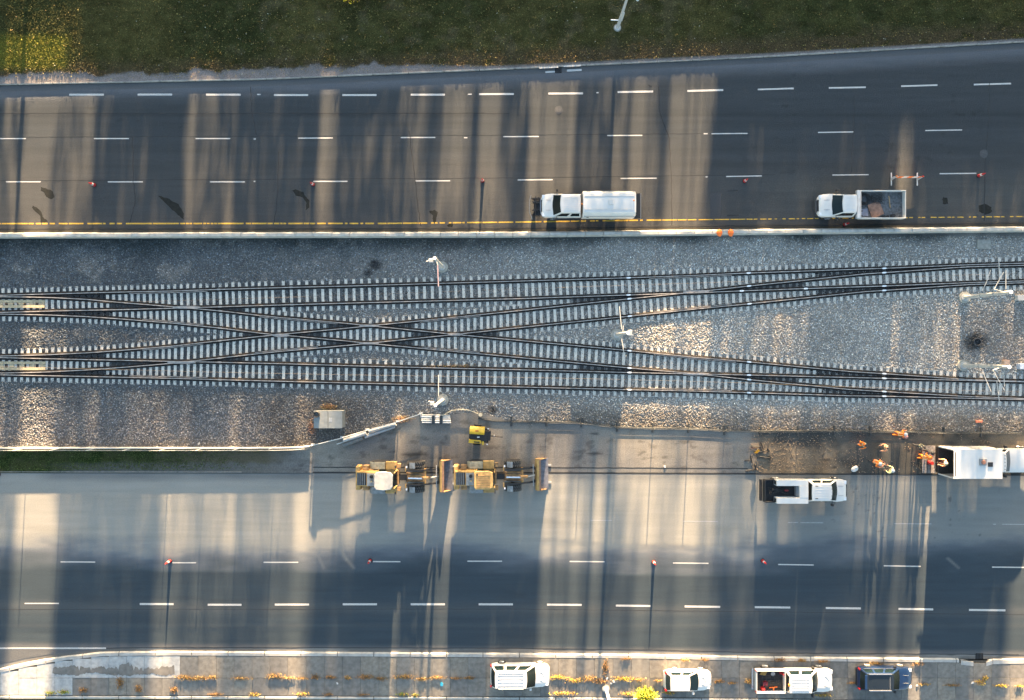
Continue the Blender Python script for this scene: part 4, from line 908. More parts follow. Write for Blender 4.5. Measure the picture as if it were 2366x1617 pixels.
body(r, [(b1+.06, 1.0, .45, 1.2, 1.25), (lx(42.6), 1.02, .45, 1.3, 1.36), (hh-.9, 1.02, .45, 1.3, 1.34), (hh-.3, .98, .5, 1.2, 1.24), (hh-.05, .85, .55, 1.0, 1.03)], m_wp)
cabin(r, b1+.08, b1+.10, lx(41.85), lx(42.75), .98, .84, 1.25, 2.25, m_wp, ((.1, .9),), 0, None, rear=False)
mirrors(r, lx(42.2), 1.0, 1.5, m_black, True); wheels(r, (b0+.9, hh-1.1), 1.1, .43, .3)
for i in range(5): MB().cyl((lx(41.75), (i-2)*.3, 2.26), (lx(41.75), (i-2)*.3, 2.31), .05, .04, 8).build('marker_lamp', m_seam, r)
lift = MB(); m_lift = mat('weathered_planks', (.24, .21, .19), .8, .4, 7)
lr = lx(35.72)
for i in range(9): MB().box(lr+i*.125, lr+i*.125+.118, -1.18, 1.18, .34, .40).build('lift_plank', m_lift, r)
for s in (-1, 1): MB().box(lr+1.1, b0, s*.9-.05, s*.9+.05, .42, .62).build('lift_arm', m_black, r)
MB().box(lx(36.9)-.02, lx(36.9)+.0, -1.1, 1.1, .4, .77).build('lift_frame', m_black, r)
# ================================================================ wheel loaders
m_ly = mat('loader_yellow', (.46, .285, .10), .7, .32, 2.5); m_ly2 = mat('loader_yellow_worn', (.30, .18, .08), .75, .5, 3)
m_cream = mat('dusty_cream', (.34, .31, .22), .8, .3, 4); m_grey = mat('deck_grey', (.25, .26, .26), .6, .25, 4); m_buck = mat('bucket_steel', (.16, .165, .19), .45, .3, 4, metal=.3); m_lug = mat('tyre_dusty', (.10, .095, .085), .9, .4, 9)
def big_wheel(r, x, s, yw):
    R_ = .74; tw = .56; y = s*yw
    t = MB().loft([[(x+rr*math.cos(a), y+dy, R_+rr*math.sin(a)) for a in [2*math.pi*i/24 for i in range(24)]] for rr, dy in ((R_*.55, -tw/2), (R_*.88, -tw/2), (R_*.97, -tw*.35), (R_*.97, tw*.35), (R_*.88, tw/2), (R_*.55, tw/2))]).build('wheel', m_tyre, r, smooth=True)
    lg = MB()
    for i in range(22):
        a = 2*math.pi*i/22
        for q, d in ((-1, 0), (1, math.pi/22)):
            b = a+d; c0 = (x+R_*.985*math.cos(b), y+q*.06, R_+R_*.985*math.sin(b)); c1 = (x+R_*.97*math.cos(b+.16), y+q*tw*.48, R_+R_*.97*math.sin(b+.16)); lg.cyl(c0, c1, .035, .035, 4)
    lg.build('tread', m_lug, t); ys = y+s*tw*.3
    MB().loft([[(x+rr*math.cos(a), ys+s*dy, R_+rr*math.sin(a)) for a in [2*math.pi*i/16 for i in range(16)]] for rr, dy in ((R_*.55, 0), (R_*.52, .06), (R_*.2, .02), (R_*.18, .1), (.02, .1))]).build('rim', m_ly, t)
def loader(x, y, label, roofm, ribs, rz=0):
    r = empty('wheel_loader', (x, y, 0), rz, label, 'wheel loader', 'wheel loaders parked nose to tail')
    for q in (-2.05, 1.05):
        for s in (-1, 1): big_wheel(r, q, s, 1.05)
    MB().box(-3.75, -.35, -.62, .62, .75, 1.45).build('rear_frame', m_ly2, r, bevel=.04); MB().box(.25, 1.9, -.42, .42, .6, 1.25).build('front_frame', m_ly2, r, bevel=.04)
    MB().box(-4.0, -3.55, -1.05, 1.05, .85, 1.9, t=.85, ty=.95).build('counterweight', m_ly, r, bevel=.06)
    MB().loft([[(-3.9, -.66, 1.4), (-3.9, .66, 1.4), (-3.85, .60, 2.15), (-3.85, -.60, 2.15)], [(-2.1, -.66, 1.4), (-2.1, .66, 1.4), (-2.1, .60, 2.42), (-2.1, -.60, 2.42)]]).build('engine_hood', m_ly, r, bevel=.05)
    MB().box(-3.78, -2.98, -.52, .52, 2.27, 2.34).build('radiator_grille', m_black, r, bevel=.02); MB().box(-2.9, -2.2, -.56, .5, 2.42, 2.47).build('hood_deck', m_grey, r, bevel=.02)
    for i in range(4): MB().box(-3.7+i*.18, -3.66+i*.18, -.5, .5, 2.341, 2.36).build('grille_bar', m_grey, r)
    MB().cyl((-2.5, -.15, 2.45), (-2.5, -.15, 2.95), .07, .07, 10).build('exhaust', m_cream, r); MB().cyl((-2.5, .25, 2.45), (-2.5, .25, 2.72), .14, .14, 12).build('air_filter', m_black, r)
    for s in (-1, 1):
        MB().loft([[(-2.85, s*.75, 1.25), (-2.85, s*1.33, 1.25), (-2.85, s*1.33, 1.33), (-2.85, s*.75, 1.33)], [(-2.6, s*.75, 1.62), (-2.6, s*1.35, 1.62), (-2.6, s*1.35, 1.70), (-2.6, s*.75, 1.70)], [(-1.5, s*.75, 1.62), (-1.5, s*1.35, 1.62), (-1.5, s*1.35, 1.7), (-1.5, s*.75, 1.7)]]).build('rear_fender', m_grey if s < 0 else m_cream, r)
        MB().box(-1.48, -.55, s*1.02-.34, s*1.02+.34, 1.1, 1.5).build('step_platform', m_ly, r, bevel=.03); MB().box(-.5, -.2, s*1.0-.18, s*1.0+.18, 1.0, 1.45).build('tool_locker', m_ly2, r, bevel=.02)
        MB().box(-3.4, -2.9, s*.86-.2, s*.86+.2, 1.1, 1.72).build('side_tank', m_ly2, r, bevel=.03)
        MB().loft([[(.55, s*.78, 1.4), (.55, s*1.28, 1.4), (.55, s*1.28, 1.47), (.55, s*.78, 1.47)], [(.85, s*.78, 1.6), (.85, s*1.28, 1.6), (.85, s*1.28, 1.66), (.85, s*.78, 1.66)], [(1.05, s*.78, 1.62), (1.05, s*1.28, 1.62), (1.05, s*1.28, 1.68), (1.05, s*.78, 1.68)]]).build('front_fender', m_grey, r)
        MB().box(.22, .32, s*.55-.3*(s < 0), s*.55+.3*(s > 0)+.05, 1.55, 1.75).build('lamp_bracket', m_ly, r); MB().box(.30, .42, s*.95-.08, s*.95+.08, 1.7, 1.88).build('work_lamp', m_lamp, r)
        # lift arms
        a = MB()
        for (p, q) in (((.35, 1.75), (1.4, 1.45)), ((1.4, 1.45), (2.55, .75)), ((2.55, .75), (3.0, .42))):
            a.loft([[(p[0], s*.62-.07, p[1]-.14), (p[0], s*.62+.07, p[1]-.14), (p[0], s*.62+.07, p[1]+.14), (p[0], s*.62-.07, p[1]+.14)], [(q[0], s*.62-.07, q[1]-.14), (q[0], s*.62+.07, q[1]-.14), (q[0], s*.62+.07, q[1]+.14), (q[0], s*.62-.07, q[1]+.14)]])
        a.build('lift_arm', m_black, r); MB().cyl((.4, s*.42, 1.1), (1.9, s*.5, 1.05), .07, .07, 8).build('lift_cylinder', m_steel, r)
    MB().box(1.75, 1.95, -.70, .70, 1.05, 1.22).build('cross_tube', m_ly, r); MB().cyl((.5, 0, 1.75), (1.7, 0, 1.95), .08, .08, 8).build('tilt_cylinder', m_chrome, r)
    MB().box(1.6, 2.4, -.09, .09, 1.45, 1.95, t=.6, ty=1).build('bell_crank', m_ly2, r, bevel=.02); MB().cyl((2.35, 0, 1.6), (2.95, 0, .8), .06, .06, 8).build('tilt_link', m_steel, r)
    MB().box(-.4, .35, -.25, .25, .7, 1.35).build('articulation_joint', m_black, r); MB().cyl((1.05, -.8, .74), (1.05, .8, .74), .16, .16, 10).build('axle', m_black, r); MB().cyl((-2.05, -.8, .74), (-2.05, .8, .74), .16, .16, 10).build('axle', m_black, r)
    for s in (-1, 1): MB().tube([(.2, s*.2, 1.4), (.6, s*.28, 1.65), (1.1, s*.3, 1.5), (1.7, s*.25, 1.5)], .03, 5).build('hydraulic_hose', m_black, r)
    # cab
    cb = MB().loft([[(-2.05, -.68, 1.5), (-.45, -.68, 1.5), (-.45, .68, 1.5), (-2.05, .68, 1.5)], [(-2.0, -.66, 3.2), (-.62, -.60, 3.2), (-.62, .60, 3.2), (-2.0, .66, 3.2)]]).build('cab', m_glass, r, bevel=.03)
    for px_, py_ in ((-2.03, -.68), (-2.03, .68), (-.50, -.66), (-.50, .66)): MB().cyl((px_, py_, 1.5), (px_*.98, py_*.96, 3.22), .05, .05, 6).build('cab_post', m_ly, r)
    q = [(-2.2, -.62), (-2.08, -.78), (-.95, -.80), (-.62, -.66), (-.58, 0), (-.62, .66), (-.95, .80), (-2.08, .78), (-2.2, .62)] if ribs else [(-2.16, -.55), (-2.0, -.76), (-1.4, -.82), (-.78, -.74), (-.60, -.5), (-.58, .5), (-.78, .74), (-1.4, .82), (-2.0, .76), (-2.16, .55)]
    MB().prism(q, 3.2, 3.36, .95).build('cab_roof', roofm, r, bevel=.04)
    for i in range(ribs): MB().box(-2.0, -.85, -.55+i*.19-.02, -.55+i*.19+.02, 3.36, 3.385).build('roof_rib', m_ly2, r)
    if ribs: MB().box(-1.98, -1.86, .42, .56, 3.36, 3.42).build('beacon_mount', m_black, r)
    for s in (-1, 1): MB().cyl((-.55, s*.7, 2.6), (-.45, s*1.05, 2.7), .02, .02, 5).box(-.5, -.42, s*1.1-.1, s*1.1+.1, 2.5, 2.85).build('mirror', m_black, r)
    # bucket
    W = 1.36; prof = [(3.46, 1.02), (3.16, .86), (3.0, .5), (3.08, .18), (3.35, .05), (4.02, .05)]
    inn = [(3.48, .98), (3.22, .80), (3.07, .5), (3.14, .24), (3.38, .12), (4.02, .075)]
    mb = MB(); pl = [(x_, -W, z_) for x_, z_ in prof]+[(x_, -W, z_) for x_, z_ in inn[::-1]]; mb.loft([pl, [(a_, W, c_) for a_, b_, c_ in pl]]); mb.build('bucket_shell', m_ly, r)
    MB().add([(x_+.004, -W+.03, z_+.004) for x_, z_ in inn]+[(x_+.004, W-.03, z_+.004) for x_, z_ in inn], [(i, i+1, i+7, i+6) for i in range(5)]).build('bucket_lining', m_buck, r)
    for s in (-1, 1):
        y0, y1 = s*W, s*(W-.04); sd = [(3.46, 1.03), (3.16, .87), (3.0, .5), (3.1, .15), (3.35, .055), (4.02, .055), (3.62, .66)]
        MB().loft([[(a_, y0, b_) for a_, b_ in sd], [(a_, y1, b_) for a_, b_ in sd]]).build('bucket_side', m_ly2, r)
    MB().box(3.34, 3.47, -W+.05, W-.05, 1.0, 1.045).build('bucket_lip', m_rust, r); MB().box(4.0, 4.16, -W, W, .03, .06).build('cutting_edge', m_buck, r)
    for k in range(2): MB().box(4.14, 4.42, -.75+k*1.5-.07, -.75+k*1.5+.07, .03, .08).build('bucket_tooth', m_steel, r)
    for s in (-1, 1): MB().box(2.8, 3.02, s*.55-.1, s*.55+.1, .3, .75).build('coupler_plate', m_black, r)
    MB().box(2.78, 2.86, -.95, .95, .80, .90).build('coupler_bar', m_grey, r)
    return r
loader(-9.35, -10.93, 'yellow wheel loader with a white cab roof, the left of the two', mat('cab_roof_white', (.43, .41, .37), .7, .15, 3), 0)
loader(-.98, -10.85, 'yellow wheel loader with a ribbed yellow cab roof, the right of the two', m_ly, 6, .012)
# ================================================================ towable compressor
q = P(1106, 1005, .6)
r = empty('towable_compressor', (q[0], q[1], 0), R(-4), 'yellow and black towable compressor with a drawbar, behind the right wheel loader', 'compressor')
m_cy = mat('machine_yellow', (.62, .40, .03), .45, .2, 3)
MB().box(-.82, .86, -.62, .62, .45, .62).build('chassis', m_black, r); MB().box(-.75, .75, -.5, .45, .62, 1.05).build('engine_block', m_black, r, bevel=.03)
c0 = MB(); rings = []
for x in (-.78, .50):
    rings.append([(x, .10, 1.10), (x, .12, 1.2), (x, .30, 1.34), (x, .55, 1.30), (x, .74, 1.10), (x, .76, .75), (x, .10, .75)])
c0.loft(rings); c0.build('cover', m_cy, r, smooth=True); MB().box(-.3, .0, .38, .46, 1.33, 1.345).build('cover_badge', m_redp, r)
MB().loft([[(-.80, -.72, .8), (-.80, -.36, .8), (-.80, -.40, 1.22), (-.80, -.66, 1.18)], [(.12, -.72, .8), (.12, -.36, .8), (.12, -.40, 1.22), (.12, -.66, 1.18)], [(.30, -.70, .8), (.30, -.36, .8), (.30, -.42, 1.0), (.30, -.64, 1.0)]]).build('cover', m_cy, r)
MB().box(-.35, .15, -.60, -.5, 1.21, 1.235).build('cover_vent', m_black, r); MB().box(.36, .50, -.78, -.45, .75, 1.05).build('fender', m_cy, r)
for s in (-1, 1): MB().loft([[(-.15+.32*k*math.cos(a), s*.80+dy, .32+.32*k*math.sin(a)) for a in [2*math.pi*i/16 for i in range(16)]] for k, dy in ((.5, -.09), (1, -.08), (1, .08), (.5, .09))]).build('wheel', m_tyre, r, smooth=True)
MB().cyl((.8, 0, .5), (2.1, -.05, .45), .05, .04, 8).build('drawbar', m_black, r); MB().cyl((1.35, .05, .3), (1.35, .05, .95), .05, .05, 8).build('jockey_post', m_steel, r)
MB().box(.62, 1.05, -.4, .45, .62, .95).build('radiator', m_black, r, bevel=.05)
for y in (.62, -.72): MB().box(.72, .86, y-.04, y+.04, .8, .88).build('marker_lamp', m_lamp, r)
MB().cyl((-.1, -.15, 1.05), (.1, -.12, 1.08), .05, .05, 8).build('filter', m_lamp, r)
# ================================================================ poles, masts and lamps
m_mast = mat('mast_paint', (.42, .415, .39), .55, .08, 3); m_found = mat('mast_foundation', (.30, .29, .25), .85, .2, 3); m_redw = mat('red_white_rod', (.6, .38, .36), .5, .3, 20)
def mast(px, py, h, label, r0=.15, fr=.5, z0=-.1):
    q = P(px, py); r = empty('catenary_mast', (q[0], q[1], z0), 0, label, 'mast', 'overhead line masts')
    MB().cyl((0, 0, -.1), (0, 0, .22), fr, fr, 24).build('foundation', m_found, r, smooth=True)
    MB().cyl((0, 0, .22), (0, 0, .27), r0*1.9, r0*1.9, 12).build('base_plate', m_mast, r)
    MB().cyl((0, 0, .25), (0, 0, h), r0*1.05, r0*.72, 16).build('pole', m_mast, r, smooth=True); MB().cyl((0, 0, h), (0, 0, h+.05), r0*.9, r0*.9, 14).build('cap', m_lamp, r)
    return r, q
def arm(r, q, segs, m_=None, w=.035):
    for (a, b, z) in segs:
        A = P(*a, z); B = P(*b, z); MB().cyl((A[0]-q[0], A[1]-q[1], z+.1), (B[0]-q[0], B[1]-q[1], z+.1), w, w, 6).build('arm', m_ or m_mast, r)
r, q = mast(1022, 617, 7.0, 'pale mast on a round foundation above the northern track, with one arm over the rails')
arm(r, q, [((1008, 602), (1011, 612), 6.2), ((1000, 598), (985, 604), 6.6)]); arm(r, q, [((1011, 612), (1013, 662), 5.6)], m_redw, .045); MB().box(-.6, -.25, -.22, .1, 5.4, 5.9).build('insulator', m_steel, r, bevel=.03)
r, q = mast(1023.6, 923.5, 7.0, 'pale mast on a round foundation below the southern track, beside the bent fence')
arm(r, q, [((1013, 915), (1013, 866), 5.6), ((1002, 931), (990, 927), 6.6)]); MB().box(-.55, -.25, -.1, .22, 5.4, 5.9).build('insulator', m_steel, r, bevel=.03)
r, q = mast(1424.6, 772.8, 7.0, 'pale mast on a round foundation between the two tracks, with arms both ways')
arm(r, q, [((1436, 760), (1431, 708), 5.6), ((1436, 782), (1443, 824), 5.6), ((1443, 824), (1447, 822), 5.6), ((1439, 768), (1440, 752), 6.0)]); MB().box(.2, .5, -.2, .25, 5.3, 5.9).build('insulator', m_steel, r, bevel=.03)
r, q = mast(2228.5, 687, 6.6, 'tall banded mast near the right edge beside the northern track', .17, .5)
for z in (2.6, 4.4): MB().cyl((0, 0, z), (0, 0, z+.1), .19, .19, 14).build('band', m_grey, r)
arm(r, q, [((2308, 598), (2309, 645), 5.5), ((2319, 629), (2297, 668), 5.5), ((2289, 624), (2280, 650), 5.3), ((2280, 650), (2270, 672), 5.1), ((2324, 624), (2324, 668), 5.8), ((2297, 668), (2324, 676), 5.6)], None, .03)
r, q = mast(2225, 844, 6.6, 'tall banded mast near the right edge beside the southern track', .17, .5)
for z in (2.6, 4.4): MB().cyl((0, 0, z), (0, 0, z+.1), .19, .19, 14).build('band', m_grey, r)
arm(r, q, [((2271, 860), (2290, 905), 5.3), ((2294, 855), (2321, 902), 5.6), ((2319, 858), (2321, 893), 5.8), ((2303, 880), (2309, 927), 5.5), ((2294, 855), (2320, 846), 5.6)], None, .03)
m_dark0 = mat('wire_copper', (.05, .045, .04), .7, .1, 3)
# overhead wires
for k, (a, b, nm) in enumerate((('Ut', 'Ub', 'northern'), ('Lt', 'Lb', 'southern'))):
    mb = MB(); pts = []
    for q_ in range(-40, 2440, 80): yy = (float(RF[a](q_))+float(RF[b](q_)))/2; pts.append(P(q_, yy+3*math.sin(q_/300), 5.4-.15*math.sin(q_/180)**2))
    mb.tube(pts, .006, 4); tag(mb.build('contact_wire', m_dark0), 'thin overhead contact wire strung above the %s track' % nm, 'wire', 'overhead wires')
def lampst(px, py, h, label, head, r0=.15):
    q = P(px, py); r = empty('street_lamp', (q[0], q[1], .1), 0, label, 'street lamp', 'street lamps')
    MB().cyl((0, 0, -.1), (0, 0, .12), .33, .33, 20).build('foundation', m_found, r, smooth=True); MB().cyl((0, 0, .1), (0, 0, .16), .25, .25, 12).build('base_plate', m_pole, r)
    MB().cyl((0, 0, .15), (0, 0, h), r0, .07, 14).build('pole', m_pole, r, smooth=True)
    A = P(*head, h); ax, ay = A[0]-q[0], A[1]-q[1]; MB().tube([(0, 0, h-.1), (ax*.5, ay*.5, h+.25), (ax*.9, ay*.9, h+.2)], .035, 8).build('arm', m_pole, r)
    MB().ball((ax, ay, h+.12), .17, .26, .09, 12, 6).build('lamp_head', m_mast, r, smooth=True); return r, q
r, q = lampst(1426, 66, 9.5, 'grey street lamp on the grass verge leaning out of the top of the picture', (1472, -2))
MB().cyl((-.05, 0, 1.7), (-.78, .02, 1.72), .05, .05, 8).build('side_arm', m_lamp, r); MB().box(.1, .2, -.05, .05, 1.6, 3.2).build('conduit', m_pole, r)
lampst(1399.5, 1589.6, 9.0, 'cream street lamp on the paving between the boxy SUV and the yellow-green bush', (1420, 1800))
# ================================================================ cones, barricade, barrels
m_cb = m_black
def cone(px, py, label, hgt=1.02, tip=None, edge=False):
    q = P(px, py); r = empty('traffic_cone', (q[0], q[1], 0), random.random(), label, 'traffic cone', 'red traffic cones on the road')
    MB().prism([(.20*math.cos(math.pi/4*i+.39), .20*math.sin(math.pi/4*i+.39)) for i in range(8)], .005, .06, .9).build('base', m_cb, r)
    k = [.145, .11, .085, .06, .035]; z = [.06, .38, .58, .78, hgt]
    mb = MB().cyl((0, 0, z[0]), (0, 0, z[1]), k[0], k[1], 14).cyl((0, 0, z[2]), (0, 0, z[3]), k[2], k[3]+.004, 14).cyl((0, 0, z[3]), (0, 0, z[4]), k[3]-.004, k[4], 14); mb.build('cone_body', m_redp, r, smooth=True)
    MB().cyl((0, 0, z[1]), (0, 0, z[2]), k[1]+.004, k[2]+.004, 14).build('reflective_band', m_wp, r); return r
cone(219, 427.5, 'red cone in the upper road left of the long crescent stain'); cone(723.5, 426.5, 'red cone in the upper road beside the faint curved stain')
cone(1115, 418, 'red cone in the upper road left of the long white maintenance truck'); cone(1720, 418.5, 'red cone in the upper road between the two white trucks')
cone(2261, 406, 'red cone in the upper road right of the orange barricade'); cone(1951, 519, 'red cone in the gutter against the barrier beside the white tipper')
cone(393, 1296, 'leftmost red cone in the lower road, beside a lane dash'); cone(855, 1295, 'red cone in the lower road below the left wheel loader')
cone(1510, 1298, 'red cone in the lower road with a long straight shadow'); cone(1762, 1295.5, 'red cone in the lower road below the white service pickup'); cone(-3, 1096, 'red cone cut off by the left edge of the picture')
q0 = P(2058.7, 414); r = empty('barricade', (q0[0], q0[1], 0), 0, 'orange and white barricade on two white feet behind the white tipper', 'barricade')
wd = X(2118.6)-X(2058.7)
for x in (0, wd):
    MB().box(x-.045, x+.045, -.56, .56, .01, .09).build('foot', m_wp, r, bevel=.01); MB().loft([[(x-.03, -.12, .09), (x+.03, -.12, .09), (x+.03, .12, .09), (x-.03, .12, .09)], [(x-.03, -.03, .9), (x+.03, -.03, .9), (x+.03, .03, .9), (x-.03, .03, .9)]]).build('post', m_wp, r)
for z in (.35, .72):
    for i in range(6): MB().box(-.18+i*.44, -.18+i*.44+.436, .032, .058, z, z+.2).build('board_panel', m_or if i % 2 else m_wp, r)
for x in (0, wd): MB().cyl((x, .045, .93), (x, .045, 1.08), .06, .06, 10).build('warning_lamp', m_redp if x else m_amber, r)
for px, lb in ((1662, 'left orange bag lying on the concrete barrier'), (1688, 'right orange bag lying on the concrete barrier')):
    q = P(px, 537.5, .85); mb = MB(); mb.ball((0, 0, 0), .26, .32, .14, 12, 6); mb.ball((.02, -.22, .02), .16, .14, .1, 8, 5)
    o = mb.build('sandbag', m_or, None, smooth=True); o.location = (q[0], q[1]-.0, .90); tag(o, lb, 'bag', 'orange bags on the barrier')
# ================================================================ drains, manholes
m_iron = mat('cast_iron', (.05, .055, .06), .6, .3, 10, metal=.3)
def manhole(px, py, r_, label, m_=m_iron):
    q = P(px, py); e = empty('manhole_cover', (q[0], q[1], .004), 0, label, 'manhole')
    MB().cyl((0, 0, -.02), (0, 0, .006), r_, r_, 28).build('frame', mat('manhole_frame', (.055, .058, .062), .8, .3, 8), e); MB().cyl((0, 0, .0), (0, 0, .012), r_*.8, r_*.8, 28).build('cover', m_, e)
    for k in range(3): MB().cyl((0, 0, .01), (0, 0, .017-.001*k), r_*(.6-.18*k), None, 20).build('cover_ring', MATS['manhole_frame'] if k % 2 == 0 else m_, e)
manhole(1291, 254, .34, 'round manhole cover in the top lane beside a lane dash'); manhole(2273, 355, .36, 'dark round manhole cover in the upper road near the right edge')
for px, py, w_, lb in ((1290, 162, 16, 'storm drain grate in the gutter below the grass verge'), (2263, 1516, 18, 'storm drain inlet in the gutter near the bottom right corner')):
    q = P(px, py); e = empty('drain_grate', (q[0], q[1], 0), 0, lb, 'drain'); s_ = w_/S/2
    MB().box(-s_, s_, -.26, .26, -.01, .012).build('pit', mat('pit_black', (.006, .006, .007), .9, .1, 3), e)
    for k in range(6): MB().box(-s_+.03+k*(2*s_-.06)/5-.015, -s_+.03+k*(2*s_-.06)/5+.015, -.24, .24, .013, .028).build('grate_bar', m_iron, e)
for dx, dy, w_, h_ in ((-30, 3, 22, 4), (20, 2, 34, 5), (-44, -6, 44, 3), (12, -7, 40, 3.5)):
    ribbon([(1290+dx, 162+dy-.05*dx), (1290+dx+w_, 162+dy-.05*(dx+w_))], h_/S, .012 if dy > 0 else .156).build('paint_patch', mat('pale_mortar', (.42, .42, .41), .8, .1, 5), up)
q = P(2257, 790); e = empty('pipe_ring', (q[0], q[1], Zb), 0, 'dark concrete pipe ring standing in the ballast near the right masts', 'pipe')
mb = MB(); mb.loft([[(rr*math.cos(a), rr*math.sin(a), z) for a in [2*math.pi*i/24 for i in range(24)]] for rr, z in ((.36, 0), (.36, .25), (.28, .25), (.28, .02), (.01, .02))]); mb.build('ring', m_iron, e, smooth=True)
def pad(name, x0, x1, y0, y1, z, m_, label, cat, bev=.02):
    A = P((x0+x1)/2, (y0+y1)/2, z); w_ = (x1-x0)/S/2*(H-z)/H; d_ = (y1-y0)/S/2*(H-z)/H
    o = MB().box(-w_, w_, -d_, d_, -.12, z).build(name, m_, None, bevel=bev); o.location = (A[0], A[1], 0); return tag(o, label, cat)
pad('concrete_pad', 2259, 2290, 553, 575, .05, mat('pad_concrete', (.27, .265, .235), .85, .2, 4), 'square concrete pad in the ballast just below the barrier on the right', 'pad')
pad('junction_box', 2352, 2385, 681, 694, .4, mat('box_beige', (.42, .40, .37), .6, .1, 4), 'beige trackside box cut off by the right edge beside the northern track', 'box')
pad('junction_box', 2357, 2385, 840, 853, .45, mat('box_blue', (.45, .50, .58), .5, .1, 4), 'pale blue trackside box cut off by the right edge beside the southern track', 'box')
pad('small_box', 2320, 2334, 832, 842, .3, mat('box_tan', (.5, .32, .22), .7, .2, 6), 'small tan box lying beside the top of the southern banded mast', 'box')
# ---------------------------------------------------------------- grey cabinet with coil
m_cab = mat('cabinet_grey', (.21, .225, .22), .5, .12, 2.5, metal=.1)
A = P(758, 969, 1.15); e = empty('equipment_cabinet', (A[0], A[1], 0), 0, 'grey double electrical cabinet beside the bent fence, throwing a square shadow', 'cabinet')
for s, w_ in ((-1, 1.24), (1, 1.24)): MB().box(min(0, s*w_)+.01, max(0, s*w_)-.01, -.73, .73, -.1, 1.15).build('cabinet_half', m_cab, e, bevel=.02)
for s in (-1, 1): MB().box(s*.62-.6, s*.62+.6, -.76, .76, 1.151, 1.19).build('lid', m_cab, e, bevel=.01)
MB().box(.10, .35, -.2, .15, 1.191, 1.2).build('lid_plate', m_steel, e)
mb = MB()
for i, rr in enumerate((.24, .22, .18, .23)): mb.tube([(rr*math.cos(a), rr*math.sin(a), .04+.055*i) for a in np.linspace(0, 2*math.pi, 15)], .04, 5)
A = P(732, 957, 1.2); o = mb.build('hose_coil', m_black); o.location = (A[0], A[1], 1.2); tag(o, 'black hose coil lying on the corner of the grey cabinet', 'hose coil')
# ================================================================ fences
m_fence = mat('fence_white', (.48, .48, .46), .5, .08, 4); m_dark = mat('fence_dark', (.035, .04, .042), .6, .2, 6)
e = empty('chain_link_fence', (0, 0, 0), 0, 'white topped chain link fence on a low wall, bending up towards the grey cabinet', 'fence')
fp = [(-80, 1034), (600, 1034), (650, 1033.5), (690, 1032.5), (718, 1030)]
rings = []
def dense(pts, st):
    out = [pts[0]]
    for a, b in zip(pts[:-1], pts[1:]):
        n_ = max(1, int(math.hypot(b[0]-a[0], b[1]-a[1])/st))
        for i in range(1, n_+1): out.append((a[0]+(b[0]-a[0])*i/n_, a[1]+(b[1]-a[1])*i/n_))
    return out
mb = MB(); rg = [[(X(a), Y(b)-.05, -.15), (X(a), Y(b)+.05, -.15), (X(a), Y(b)+.05, .46), (X(a), Y(b)-.05, .46)] for a, b in fp]; mb.loft(rg).build('low_wall', m_kerb, e)
MB().tube([(X(a), Y(b), .50) for a, b in fp], .045, 6).build('bottom_rail', m_fence, e); MB().tube([(X(a), Y(b), 2.1) for a, b in fp], .012, 4).build('tension_wire', m_steel, e)
x = 62+.0
for k in range(9):
    if k*82-30 > 720: break
    MB().cyl((X(k*82-18), Y(1034 if k < 8 else 1031), 0), (X(k*82-18), Y(1034 if k < 8 else 1031), 2.12), .032, .028, 6).build('post', m_fence, e)
wm = MB()
for i in range(0, 800, 4):
    a = -80+i; wm.cyl((X(a), Y(1033.8), .6), (X(a), Y(1033.8), 2.05), .0025, .0025, 3)
wm.build('wire_mesh', m_steel, e, kind='stuff')
fp2 = [(718, 1030), (787, 1012.6), (845.5, 994.8), (917, 975), (971, 956.5)]
e2 = empty('metal_railing', (0, 0, 0), 0, 'silver railing running up from the wall corner to the stacked white pipes', 'railing')
for z, rr in ((1.0, .038), (.5, .02)): MB().tube([P(a, b, z) for a, b in fp2], rr, 6).build('rail_bar', m_fence, e2)
for a, b in fp2: q = P(a, b, 1.0); MB().cyl((q[0], q[1], 0), (q[0], q[1], 1.02), .045, .045, 8).build('post', m_fence, e2); MB().box(q[0]-.22, q[0]+.12, q[1]-.08, q[1]+.1, 0, .1).build('foot', m_fence, e2)
def pipe(a, b, z, r_, m_, name, label, cat, group=None):
    A, B = P(*a, z), P(*b, z); c = ((A[0]+B[0])/2, (A[1]+B[1])/2, z)
    o = MB().cyl(tuple(Vector(A)-Vector(c)), tuple(Vector(B)-Vector(c)), r_, r_, 14).build(name, m_, None, smooth=True); o.location = c; return tag(o, label, cat, group)
pipe((778, 1026), (916, 982), .10, .055, m_fence, 'pipe', 'longest thin white pipe lying along the foot of the railing', 'pipe', 'pipes beside the railing')
pipe((793, 1018), (846, 1001), .25, .17, m_steel, 'pipe', 'grey pipe lying under the lower half of the railing', 'pipe', 'pipes beside the railing')
pipe((792, 1029), (838, 1012), .18, .17, mat('dark_pipe', (.12, .13, .13), .6, .2, 4), 'pipe', 'dark grey pipe section lying lowest beside the railing', 'pipe', 'pipes beside the railing')
pipe((852, 996), (914, 979), .28, .14, mat('pale_pipe', (.5, .49, .45), .6, .1, 4), 'pipe', 'pale cream pipe lying under the upper half of the railing', 'pipe', 'pipes beside the railing')
pipe((843, 1010), (912, 986), .13, .13, m_steel, 'pipe', 'grey pipe lying between the dark pipe and the pipe stack', 'pipe', 'pipes beside the railing')
for i in range(5): pipe((971+i*.9, 959+i*4.2), (1040+i*.5, 960+i*4.2), .13+.02*i, .062+.02*(i % 2), [m_fence, mat('pale_pipe2', (.5, .49, .45), .6, .1, 4)][i % 2], 'stacked_pipe', '%s of five white pipes stacked in a row at the end of the railing' % ['topmost', 'second', 'middle', 'fourth', 'lowest'][i], 'pipe', 'white pipes stacked by the railing')
